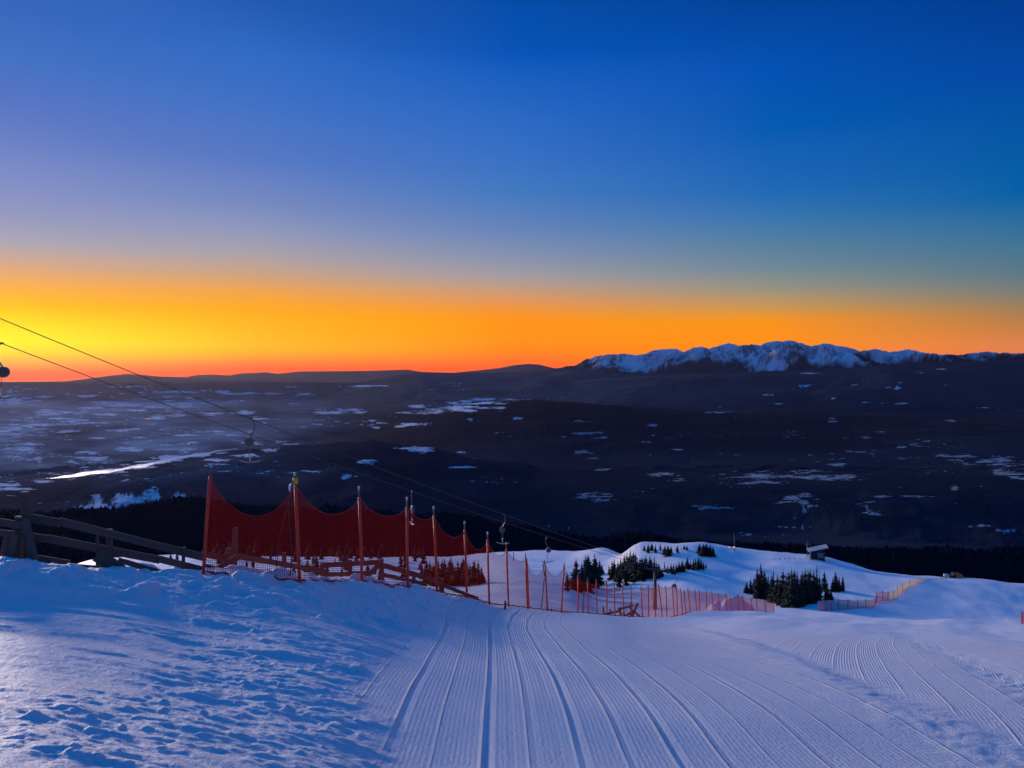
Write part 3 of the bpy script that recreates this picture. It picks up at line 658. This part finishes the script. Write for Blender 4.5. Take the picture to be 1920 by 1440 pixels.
# ------------------------------------------------------------------ wooden fences
def wooden(name, label, parts, cat='fence', d0=None):
    base = Vector(d0); root = thing(name, base, label, cat)
    for kind, p, q, w, h in parts:
        mb = MB().beam(P(*p), P(*q), w, h, twist=random.uniform(-.06, .06), jit=.03)
        mb.build(kind, M_WOOD, root, False, base)
    return root
d = 14.6
wooden('wooden_fence', 'grey weathered wooden rail fence with heavy post at the left edge of the photo', [
 ('post', (47,922,14.9), (50,1100,14.9), .13, .13),
 ('post', (38,968,14.7), (28,1100,14.7), .16, .16),
 ('brace', (46,975,14.55), (72,1085,14.3), .10, .17),
 ('post', (17,1000,14.5), (-2,1085,14.5), .12, .12),
 ('brace', (30,1002,14.35), (12,1080,14.35), .08, .14),
 ('rail', (-70,968,14.4), (52,987,14.55), .05, .14),
 ('rail', (40,968,14.75), (114,981,14.95), .05, .16),
 ('rail', (110,977,14.85), (382,1045,16.6), .05, .155),
 ('rail', (-70,992,14.3), (40,1003,14.5), .05, .12),
 ('rail', (52,1004,14.6), (88,1011,14.7), .05, .14),
 ('rail', (84,1009,14.75), (300,1050,16.0), .05, .155),
 ('rail', (298,1048,15.9), (382,1069,16.6), .05, .14),
 ('rail', (60,1047,14.5), (130,1058,14.9), .05, .15),
 ('rail', (126,1062,14.95), (222,1070,15.4), .06, .12),
 ('post', (183,992,15.35), (183,1095,15.35), .04, .09),
 ('post', (205,992,15.6), (205,1095,15.6), .10, .11),
 ('brace', (182,1040,15.25), (228,1072,15.3), .06, .26),
 ('brace', (222,1050,15.3), (318,1078,15.9), .06, .10),
 ('post', (345,1026,16.3), (342,1095,16.3), .05, .09),
], d0=P(40, 1060, 14.6))
wooden('wooden_fence', 'weathered wooden rail fence zigzagging behind the tall red net', [
 ('post', (441,990,18.4), (439,1100,18.4), .11, .11),
 ('post', (429,1028,18.6), (429,1100,18.6), .09, .09),
 ('rail', (378,1038,17.6), (444,1051,18.5), .05, .15),
 ('rail', (440,1042,18.3), (612,1072,21.0), .05, .14),
 ('rail', (384,1062,17.4), (430,1074,18.2), .05, .12),
 ('brace', (400,1072,17.8), (446,1044,18.1), .05, .15),
 ('post', (533,1036,19.8), (534,1110,19.8), .09, .10),
 ('post', (604,1055,21.0), (604,1110,21.0), .10, .10),
 ('rail', (602,1060,21.1), (712,1054,22.6), .05, .14),
 ('rail', (606,1078,21.0), (705,1073,22.5), .05, .11),
 ('post', (656,1050,21.8), (656,1112,21.8), .12, .12),
 ('brace', (682,1086,22.2), (716,1054,22.4), .05, .15),
 ('post', (715,1048,22.7), (718,1112,22.7), .12, .13),
 ('rail', (718,1060,22.8), (830,1092,25.2), .05, .15),
 ('rail', (720,1078,22.7), (800,1096,24.4), .05, .12),
 ('post', (776,1075,23.9), (776,1115,23.9), .10, .10),
 ('rail', (796,1084,24.3), (832,1090,25.0), .06, .12),
 ('post', (828,1086,25.1), (828,1125,25.1), .12, .30),
 ('rail', (832,1098,25.2), (896,1123,27.8), .05, .12),
], d0=P(600, 1090, 21))
wooden('broken_fence', 'collapsed heap of broken wooden rails behind the red net', [
 ('rail', (1128,1153,58), (1164,1145,59), .10, .14), ('post', (1131,1138,58), (1133,1160,58), .12, .12), ('post', (1144,1142,58.5), (1144,1158,58.5), .10, .10),
 ('rail', (1160,1142,59), (1186,1136,60), .12, .14), ('post', (1163,1138,59), (1163,1160,59), .12, .14), ('rail', (1176,1152,60), (1192,1146,60), .10, .16),
 ('brace', (1184,1158,60), (1196,1131,60.5), .12, .16), ('brace', (1181,1140,60), (1200,1156,60), .12, .14), ('post', (1183,1130,60), (1184,1165,60), .14, .14),
 ('rail', (1166,1150,59.5), (1188,1160,60), .12, .12)], cat='broken fence', d0=P(1165, 1155, 59))
for u, v0_, v1_, dd_, lab in ((1093, 1112, 1156, 48, 'thin dark stake standing alone behind the middle red net'), (963, 1035, 1048, 150, 'short dark pole on the far lit snow slope, left of the third tow bar'), (947, 1127, 1139, 27.4, 'short dark stub at the foot of the eighth net pole'), (1034, 1142, 1150, 33.5, 'little dark stub on the snow edge right of the black lacing')):
    b0 = at_ground(u, dd_); st = tag(MB().tube([Vector((0, 0, -.3)), Vector(P(u, v0_, dd_)) - b0], [.04 if dd_ < 100 else .09] * 2, 7).build('stake', M_DARK, None, True), lab, 'stake'); st.location = b0

# ------------------------------------------------------------------ drag lift
T0 = P(470, 785, 44); T1 = P(1245, 1067, 93)
T1 = Vector(T1)
perp = Vector((T1.x - T0.x, T1.y - T0.y, 0)).normalized().cross(Vector((0, 0, 1)))
def cable_pt(s_, off):      # s_ = 0 at T0, 1 at the tower
    p = T0.lerp(T1, s_) - perp * off
    p.z -= 1.26 * s_ * (1 - s_) if s_ > 0 else 0
    if s_ < 0: p.z += .27 * (-s_ / .17) ** 1.5
    if off > 0: p.z -= .5 * (1 - s_)
    return p
OFF = 2.3
def proj_u(p): return 960 + F * p.x / p.y
def proj_v(p): return VH - F * p.z / p.y
for off, lab in ((0, 'upper of two dark lift cables running from the left sky to the lift tower'), (OFF, 'lower of two dark lift cables running from the left sky to the lift tower')):
    pts = [cable_pt(s_, off) for s_ in np.linspace(-.62, 1, 60)]
    tag(MB().tube(pts, .021, 6).build('haul_cable', M_CABLE, None, True), lab, 'cable', 'haul cables of the drag lift')
def find_s(u, off):
    lo, hi = -.45, 1.0
    for _ in range(50):
        mid = (lo + hi) / 2
        if proj_u(cable_pt(mid, off)) < u: lo = mid
        else: hi = mid
    return lo
def hanger(label, loc, yaw, side=1):
    root = thing('tow_hanger', loc, label, 'tow bar', 'T-bar hangers on the drag lift', yaw)
    MB().tube([(-.16, 0, .03), (.0, 0, .03), (.10, 0, .0)], [.02, .035, .03], 7).build('cable_clamp', M_DARK, root, True)
    hook = [(.04 * side, 0, 0), (.13 * side, 0, -.12), (.20 * side, 0, -.35), (.19 * side, 0, -.62), (.08 * side, 0, -.88), (0, 0, -1.02), (-.05 * side, 0, -1.10)]
    MB().tube(hook, .038, 7).build('hook_arm', M_STEEL, root, True)
    sp_ = MB(); sp_.tube([(-.08 * side, -.09, -1.32), (-.08 * side, -.07, -1.32), (-.08 * side, .07, -1.32), (-.08 * side, .09, -1.32)], [.20, .255, .255, .20], 20)
    so_ = sp_.build('spool', M_SPOOL, root, False)
    MB().tube([(-.08 * side, -.12, -1.32), (-.08 * side, .12, -1.32)], .07, 10).build('hub', M_STEEL, so_, True)
    MB().tube([(-.30*side, -.04, -1.22), (-.2*side, -.06, -1.10), (-.04*side, -.06, -1.06)], .018, 6).build('guard', M_PALE, so_, True)
    MB().tube([(-.11, 0, -1.5), (-.09, 0, -1.8), (-.075, 0, -2.05)], .014, 6).build('rod', M_STEEL, root, True)
    MB().tube([(.02, 0, -1.5), (-.01, 0, -1.8), (-.02, 0, -2.05)], .014, 6).build('rod', M_STEEL, root, True)
    MB().box((-.045, 0, -2.08), (.17, .06, .07), .02).build('coupling', M_PALE, root)
    MB().tube([(-.045, 0, -2.1), (-.03, 0, -2.5)], .024, 7).build('stem', M_BAR, root, True)
    tb = [(-.58 + 1.16 * i / 12 - .02, 0, -2.53 + .10 * abs(i / 6 - 1) ** 1.8) for i in range(13)]
    xb = MB().tube(tb, [.024] + [.034] * 11 + [.024], 8).build('cross_bar', M_DARK, root, True)
    MB().tube([(a_, b_ - .01, c_ + .03) for a_, b_, c_ in tb], [.014] + [.022] * 11 + [.014], 7).build('bar_top', M_BAR, xb, True)  # pale upper strip along the dark cross bar
    MB().box((-.03, 0, -2.49), (.10, .06, .09), .02).build('bar_socket', M_DARK, root)
    return root
for u, off, lab, yaw, side in ((3, OFF, 'grey tow hanger cut off by the left edge of the photo, against the orange sky', .1, -1), (470, 0, 'grey T-bar tow hanger with round spool just above the tall red net', .15, 1), (773, OFF, 'T-bar tow hanger in front of the top of the fourth red pole', -1.15, -1),
                      (943, 0, 'T-bar tow hanger against the dark forest above the end of the tall red net', -.3, 1), (1027, OFF, 'T-bar tow hanger hanging against the far lit snow slope', .2, -1), (1266, OFF, 'tiny far tow hanger just beyond the lift tower', 0, 1)):
    s_ = find_s(u, off)
    p = cable_pt(s_, off) if u != 1266 else P(1266, 1079, 99)
    hanger(lab, p, yaw, side)
# tower
def tower(label, top, foot_z, yaw):
    root = thing('lift_tower', (top.x, top.y, foot_z), label, 'lift tower'); root.rotation_euler = (0, 0, yaw)
    H = top.z - foot_z
    MB().tube([(0, 0, -1), (0, 0, H * .5), (0, 0, H)], [.24, .20, .16], 10).build('mast', M_TOWER, root, True)
    MB().box((0, 0, H), (3.0, .22, .22), .04).build('cross_arm', M_TOWER, root)
    for sx in (-1, 1):
        w = MB()
        for k in (-.3, 0, .3): w.tube([(sx * 1.3 - .05, k, H + .12), (sx * 1.3 + .05, k, H + .12)], .13, 12)
        w.box((sx * 1.3, 0, H + .05), (.06, .9, .10)); w.build('roller_set', M_DARK, root)
    MB().box((.35, 0, H - .35), (.12, .12, .6)).build('bracket', M_TOWER, root)
    lad = MB()
    for z_ in np.arange(.5, H - .5, .35): lad.tube([(-.16, -.38, z_), (.16, -.38, z_)], .015, 5)
    lad.tube([(-.16, -.38, .2), (-.16, -.38, H)], .02, 5).tube([(.16, -.38, .2), (.16, -.38, H)], .02, 5)
    lad.build('ladder', M_DARK, root)
    return root
mid = cable_pt(1, OFF / 2); mid.z -= .25
tower('dark T-shaped lift tower standing behind the far red net', mid, ground(mid.x, mid.y), math.atan2(-(T1.x - T0.x), T1.y - T0.y))

# ------------------------------------------------------------------ hut, lamp post, machine, antennas
M_HUT = simple('dark_hut_boards', (.014, .015, .02), .75, var=.35, scale=6)
M_HUTROOF = simple('snowy_roof', (.38, .42, .45), .6, var=.12, scale=4)
M_PANE = simple('hut_window_pane', (.16, .18, .20), .15, var=.15, bump=0)
M_FRAME = simple('hut_window_frame', (.20, .21, .22), .5, var=.1)
hb = at_ground(1532, 117); hb.z = P(1532, 1051, 117).z
hutk = .88
hut = thing('lift_hut', hb, 'small dark hut with pale slanted roof on the hill crest', 'hut', rz=math.radians(-14))
hw, hdp = 2.25, 2.2
hut.scale = (.88, .88, .88)
wl = MB(); z0_, zl, zr = -.6, 1.75, 2.35
wl.add([(-hw/2,-hdp/2,z0_),(hw/2,-hdp/2,z0_),(hw/2,hdp/2,z0_),(-hw/2,hdp/2,z0_),(-hw/2,-hdp/2,zl),(hw/2,-hdp/2,zr),(hw/2,hdp/2,zr),(-hw/2,hdp/2,zl)],
       [(0,1,5,4),(1,2,6,5),(2,3,7,6),(3,0,4,7),(4,5,6,7),(3,2,1,0)])
for k in range(9): wl.box((-hw/2 + .14 + k * .25, -hdp/2 - .008, .78), (.20, .03, 1.7))
wl.build('wall', M_HUT, hut)
MB().beam((-hw/2 - .45, 0, zl - .04), (hw/2 + .55, 0, zr + .23), 2.75, .10).build('roof', M_HUTROOF, hut)
fr = MB().box((.42, -hdp/2 - .04, 1.15), (.92, .06, .86)).build('window', M_FRAME, hut)
MB().box((.42, -hdp/2 - .075, 1.15), (.78, .02, .72)).build('pane', M_PANE, fr)
fr = MB().box((hw/2 + .035, -.45, 1.2), (.06, .6, .8)).build('window', M_FRAME, hut)
MB().box((hw/2 + .07, -.45, 1.2), (.02, .48, .66)).build('pane', M_PANE, fr)
MB().box((.25, -hdp/2 + .3, -.75), (2.0, 2.0, .9), .2).build('footing', M_DARK, hut)
MB().tube([(-hw/2 - .12, -hdp/2 - .1, -.6), (-hw/2 - .12, -hdp/2 - .1, zl)], .07, 7).build('corner_post', M_FRAME, hut, True)
am = at_ground(1514, 118.3); am.z = P(1514, 1050, 118.3).z
ant = thing('antenna_mast', am, 'grey instrument mast rising behind the left side of the dark hut', 'mast'); ant.scale = (.88, .88, .88)
MB().tube([(0, 0, -.6), (0, 0, 3.35)], .06, 7).build('mast', M_STEEL, ant, True)
MB().box((.0, 0, 2.55), (.30, .25, .65), .05).build('instrument_box', M_SPOOL, ant)
MB().tube([(-.55, 0, 2.75), (.65, 0, 2.65)], .035, 6).build('side_arm', M_STEEL, ant, True)
MB().tube([(.55, 0, 2.2), (.57, 0, 2.9)], .06, 7).build('sensor', M_SPOOL, ant, True)
# lamp post on the crest
lp = at_ground(1377, 123); lt = P(1377, 1000, 123)
lpo = thing('lamp_post', lp, 'thin dark lamp post on the snow crest left of the hut', 'lamp post')
H = lt.z - lp.z
MB().tube([(0, 0, -.5), (0, 0, H)], .07, 7).build('post', M_TOWER, lpo, True)
M_GLOW = simple('warm_lamp', (.8, .7, .5), .4, emit=((1, .6, .35), .5))
MB().box((-.08, -.12, .55), (.22, .15, .28), .04).build('lamp', M_GLOW, lpo)
lp2 = at_ground(1367, 123)
l2 = thing('ground_lamp', lp2, 'low warm lamp glowing beside the foot of the thin lamp post', 'lamp')
MB().tube([(0, 0, -.3), (0, 0, .35)], .04, 7).build('stem', M_DARK, l2, True)
MB().tube([(0, 0, .32), (0, 0, .38), (0, 0, .5), (0, 0, .54)], [.06, .13, .13, .05], 10).build('lamp_head', M_GLOW, l2, True)
# yellow covered machine
M_TARP = simple('mustard_cover', (.95, .13, .003), .6, var=.25, scale=5)
mm = at_ground(1790, 108); mm.z = P(1790, 1087, 108).z
mc = thing('snow_machine', mm, 'machine with rounded mustard-yellow cover on the right crest', 'machine'); mc.scale = (.9, .9, .9)
dm = MB(); vs = []; nl, na = 7, 14
for i in range(nl + 1):
    for j in range(na + 1):
        a = math.pi * j / na * .5 + 0; x = i / nl
        rr = 1.15 * math.sqrt(max(0, 1 - (x * .98) ** 2.4))
        an = math.pi * j / na
        vs.append((-.1 + x * 1.55, -rr * math.cos(an) * .8, rr * math.sin(an)))
dm.add(vs, [(i*(na+1)+j, (i+1)*(na+1)+j, (i+1)*(na+1)+j+1, i*(na+1)+j+1) for i in range(nl) for j in range(na)])
dm.build('cover', M_TARP, mc, True)
MB().tube([(-.35, 0, .5), (-.3, 0, .5), (-.12, 0, .5), (-.08, 0, .5)], [.4, .62, .66, .55], 16).build('fan_housing', M_DARK, mc, True)
MB().box((-.75, 0, .35), (.5, .7, .8), .08).build('engine_box', M_SPOOL, mc)
MB().tube([(-.5, 0, .7), (-.45, 0, 1.25)], .08, 8).build('exhaust', M_STEEL, mc, True)
MB().box((-1.45, -.1, .75), (.62, .4, .36), .05).build('control_cabinet', M_PALE, mc)
MB().tube([(-1.45, -.1, -.3), (-1.45, -.1, .6)], .06, 7).build('cabinet_post', M_DARK, mc, True)
MB().box((.2, 0, -.15), (2.6, .9, .2), .05).build('skid', M_DARK, mc)

# snow heap behind the far net
hp = MB(); vs = []; n1_, n2_ = 26, 16
c0 = at_ground(1372, 84.5)
for i in range(n1_ + 1):
    for j in range(n2_ + 1):
        x = -3.3 + 6.6 * i / n1_; y = -2.2 + 4.4 * j / n2_
        r2 = (x / 3.2) ** 2 + (y / 2.1) ** 2
        h = 1.9 * max(0, 1 - r2) ** .8 * (1 + .5 * float(fbm(np.array([x * .8]), np.array([y * .8]), 4, 900)[0])) - .3
        vs.append((x, y, h))
hp.add(vs, [(i*(n2_+1)+j, (i+1)*(n2_+1)+j, (i+1)*(n2_+1)+j+1, i*(n2_+1)+j+1) for i in range(n1_) for j in range(n2_)])
ho = hp.build('snow_heap', M_SNOW, None, True); ho.location = c0
tag(ho, 'pinkish ploughed snow heap behind the far red net, left of the big spruce clump', 'snow heap')

# ------------------------------------------------------------------ spruces
M_NEEDLE = simple('spruce_needles', (.013, .020, .014), .8, var=.5, scale=3, bump=0)
M_BARK = simple('spruce_bark', (.035, .026, .02), .9, var=.3)
def spruce_mesh(seed, fat):
    rnd = random.Random(seed); mb = MB(); H = 1.0; lv = 26
    lean = rnd.uniform(-.02, .02)
    for l in range(lv):
        t_ = l / (lv - 1); z = .06 + .93 * t_
        R_ = fat * (1 - t_) ** .8 * (.75 + .45 * rnd.random()) + .006
        if rnd.random() < .12: R_ *= .45
        n = 9 if t_ < .6 else 6; a0 = rnd.random() * 6.28
        for k in range(n):
            a = a0 + 6.283 * k / n + rnd.uniform(-.25, .25); r = R_ * rnd.uniform(.55, 1.15)
            dx, dy = math.cos(a), math.sin(a); px_, py_ = -dy, dx
            dr = r * rnd.uniform(.15, .55); w = r * .34 + .004
            cx = lean * z
            p0 = (cx, 0, z + .012); 
            mid_ = (cx + dx * r * .6, dy * r * .6, z - dr * .35)
            tip = (cx + dx * r, dy * r, z - dr + .25 * dr)
            l1 = (cx + dx * r * .62 + px_ * w, dy * r * .62 + py_ * w, z - dr * .75 - .01)
            r1 = (cx + dx * r * .62 - px_ * w, dy * r * .62 - py_ * w, z - dr * .75 - .01)
            l2 = (cx + dx * r * .25 + px_ * w * .7, dy * r * .25 + py_ * w * .7, z - dr * .3 - .02)
            r2 = (cx + dx * r * .25 - px_ * w * .7, dy * r * .25 - py_ * w * .7, z - dr * .3 - .02)
            mb.add([p0, mid_, tip, l1, r1, l2, r2], [(0, 5, 3, 1), (1, 3, 2), (0, 1, 4, 6), (1, 2, 4)])
    mb.tube([(lean * .95, 0, .93), (lean, 0, 1.0), (lean, 0, 1.03)], [.006, .004, .001], 4)
    tr = MB().tube([(0, 0, -.12), (lean * .5, 0, .5), (lean, 0, .97)], [.022, .012, .003], 6)
    me = []
    for nm, b_, m_ in (('crown', mb, M_NEEDLE), ('trunk', tr, M_BARK)):
        o_ = b_.build(nm, m_); me.append(o_.data); bpy.data.objects.remove(o_)
    return me
PROT = [spruce_mesh(i, f_) for i, f_ in enumerate((.14, .17, .20, .24, .16, .28))]
def spruce(u, d_, h_, label, group, k=None, dz=0, wide=1.0):
    p = at_ground(u, d_, dz); k = random.randrange(len(PROT)) if k is None else k
    r = thing('spruce_tree', p, label, 'spruce', group); s_ = h_; r.scale = (s_ * wide, s_ * wide, s_); r.rotation_euler = (0, 0, random.random() * 6.28)
    for nm, me in zip(('crown', 'trunk'), PROT[k]):
        c = bpy.data.objects.new(nm, me); COL.objects.link(c); c.parent = r
    return r
def vh(px, d_): return px / F * d_
def clump(spots, where, group, wide=1.3):
    """spots: (u, v base, v top, depth)"""
    spots = sorted(spots, key=lambda q: q[0]); hmax = max(range(len(spots)), key=lambda i: (spots[i][1] - spots[i][2]))
    for i, (u, vb, vt, d_) in enumerate(spots):
        if i == 0: lab = 'leftmost dark spruce of ' + where
        elif i == len(spots) - 1: lab = 'rightmost dark spruce of ' + where
        elif i == hmax: lab = 'tallest dark spruce of ' + where
        elif len(spots) <= 40: lab = ordinal(i) + ' spruce from the left in ' + where
        else: lab = 'one small dark spruce among many in ' + where
        spruce(u, d_, vh(vb - vt, d_), lab, group, wide=wide * rs0.uniform(.75, 1.25))
rs0 = random.Random(3)
def solve_d(u, v, dlo, dhi):
    ds = np.linspace(dlo, dhi, 80); xs = (u - 960) / F * ds
    e = np.abs(VH - F * (base_z(xs, ds) + detail(xs, ds)) / ds - v)
    return float(ds[int(np.argmin(e))])
def mk(lst, dlo, dhi):
    return [(u, vb, vt, solve_d(u, vb, dlo, dhi)) for u, vb, vt in lst]
rs = random.Random(11)
# behind the end of the tall net
ca = [(790,1085,1052),(796,1092,1060),(800,1080,1046),(806,1095,1050),(811,1098,1056),(816,1088,1042),(822,1094,1044),(828,1099,1048),(833,1092,1046),(838,1097,1058),(843,1090,1048),(848,1095,1052),(853,1098,1060),(858,1090,1050),(864,1096,1054),(870,1097,1050),(876,1092,1056),(881,1094,1058),(889,1096,1050),(897,1096,1049),(903,1094,1062),(845,1084,1040),(868,1085,1045)]
clump(mk(ca, 60, 150), 'the clump behind the tall net end', 'spruces behind the tall red net')
cb_ = [(1064,1108,1074),(1074,1106,1072),(1081,1106,1046),(1079,1100,1070),(1090,1104,1055),(1097,1100,1040),(1103,1098,1040),(1109,1100,1052),(1115,1102,1038),(1118,1094,1046),(1124,1078,1050),(1129,1076,1056),(1085,1108,1075),(1100,1108,1062),(1110,1086,1060)]
clump(mk(cb_, 70, 150), 'the narrow clump left of the big one', 'spruces in the narrow clump')
cc = [(1142,1078,1056),(1148,1086,1050),(1152,1078,1048),(1158,1085,1050),(1161,1100,1060),(1164,1078,1044),(1170,1082,1040),(1174,1098,1066),(1176,1080,1036),(1181,1078,1029),(1184,1084,1040),(1188,1082,1034),(1192,1086,1036),(1196,1080,1046),(1200,1084,1048),(1204,1086,1046),(1208,1080,1044),(1212,1084,1042),(1218,1082,1042),(1222,1083,1046),(1227,1080,1044),(1231,1083,1050),(1235,1082,1054),(1241,1083,1068),(1155,1090,1068),(1167,1086,1052),(1179,1084,1044),(1186,1086,1050),(1199,1086,1056),(1215,1084,1056)]
clump(mk(cc, 70, 150), 'the big hillside clump', 'spruces in the big hillside clump')
cd = [(1246,1066,1052),(1252,1074,1058),(1258,1072,1054),(1263,1076,1056),(1268,1074,1056),(1273,1072,1052),(1279,1072,1052),(1284,1070,1056),(1289,1066,1044),(1295,1066,1050),(1300,1070,1048),(1304,1066,1046),(1309,1068,1044),(1314,1066,1047),(1319,1068,1052),(1324,1066,1056)]
clump(mk(cd, 80, 124), 'the low row beside the lift tower', 'low spruces right of the lift tower')
ce = [(1208,1032,1020),(1215,1036,1019),(1222,1032,1018),(1229,1035,1020),(1238,1030,1019),(1247,1038,1022),(1253,1042,1022),(1258,1038,1024),(1270,1036,1022),(1283,1030,1022),(1288,1032,1022),(1312,1036,1018),(1318,1042,1020),(1324,1042,1018),(1331,1042,1022),(1337,1040,1024)]
clump(mk(ce, 95, 127), 'the ragged row along the hill crest', 'spruces along the hill crest', 2.2)
cf = [(1400,1112,1092),(1408,1112,1084),(1414,1112,1082),(1421,1122,1066),(1427,1112,1058),(1433,1122,1070),(1440,1124,1078),(1446,1128,1076),(1450,1120,1070),(1457,1130,1078),(1463,1134,1080),(1468,1128,1068),(1474,1136,1074),(1479,1134,1070),(1485,1138,1064),(1490,1136,1070),(1496,1136,1072),(1501,1132,1078),(1505,1128,1068),(1510,1130,1066),(1516,1128,1068),(1520,1126,1066),(1526,1124,1070),(1532,1126,1062),(1537,1122,1078),(1546,1108,1070),(1552,1122,1098),(1558,1124,1102),(1549,1126,1100),(1562,1108,1082),(1567,1108,1072),(1573,1108,1080),(1580,1108,1078),(1492,1138,1092),(1443,1126,1100),(1470,1136,1100)]
clump(mk(cf, 72, 116), 'the dense spruce clump below the hut', 'spruces below the hut')
cg = []
for i in range(96):
    u = 395 + rs.random() * 400
    if i < 52: vb = 1043 + rs.random() ** 2 * 14; cg.append((u, vb, vb - rs.uniform(20, 34)))
    else: vb = 1048 + rs.random() * 44; cg.append((u, vb, vb - rs.uniform(14, 30)))
for u, vb, vt in [(385,1050,1035),(320,1047,1036),(332,1049,1034),(300,1044,1033)]: cg.append((u, vb, vt))
sp_ = mk(cg, 70, 190)
for i, (u, vb, vt, d_) in enumerate(sorted(sp_)):
    spruce(u, d_, vh(vb - vt, d_), 'small dark spruce scattered on the snow behind the tall red net', 'scattered spruces behind the tall red net', wide=rs.uniform(1, 1.7))
ch = [(1452,1047,1043),(1462,1048,1043),(1471,1048,1044),(1480,1049,1044),(1490,1049,1045),(1500,1050,1045)]
clump([(u, vb, vt, 117) for u, vb, vt in ch], 'the tiny crest scrub left of the hut', 'scrub left of the hut')

# ------------------------------------------------------------------ lights of the far village
M_VIL = simple('village_lamp', (.8, .6, .3), .5, emit=((1, .62, .22), 1.6)); M_VILW = simple('village_lamp_white', (.8, .8, .8), .5, emit=((1, .85, .75), .9))
vil = [(279, 785, 1), (275, 785.5, 1), (325, 752, 1), (331, 750, 1), (252, 805, 0), (258, 804.5, 0), (247, 805, 0), (225, 807, 0), (354, 832, 1)]
for i, (u, v, wv) in enumerate(vil):
    d_ = -VZ / ((v - VH) / F) * .985; r_ = d_ / F * .8
    mb = MB().tube([(0, 0, -r_), (0, 0, -r_ * .6), (0, 0, r_ * .3), (0, 0, r_)], [r_ * .2, r_ * .35, r_ * .9, r_ * .35], 8)
    o_ = mb.build('village_light', M_VIL if wv else M_VILW); o_.location = P(u, v, d_)
    tag(o_, ('tiny warm yellow lamp glowing in the far valley village' if wv else 'tiny pale lamp glowing in the far valley village'), 'lamp', 'warm village lamps in the valley' if wv else 'pale village lamps in the valley')
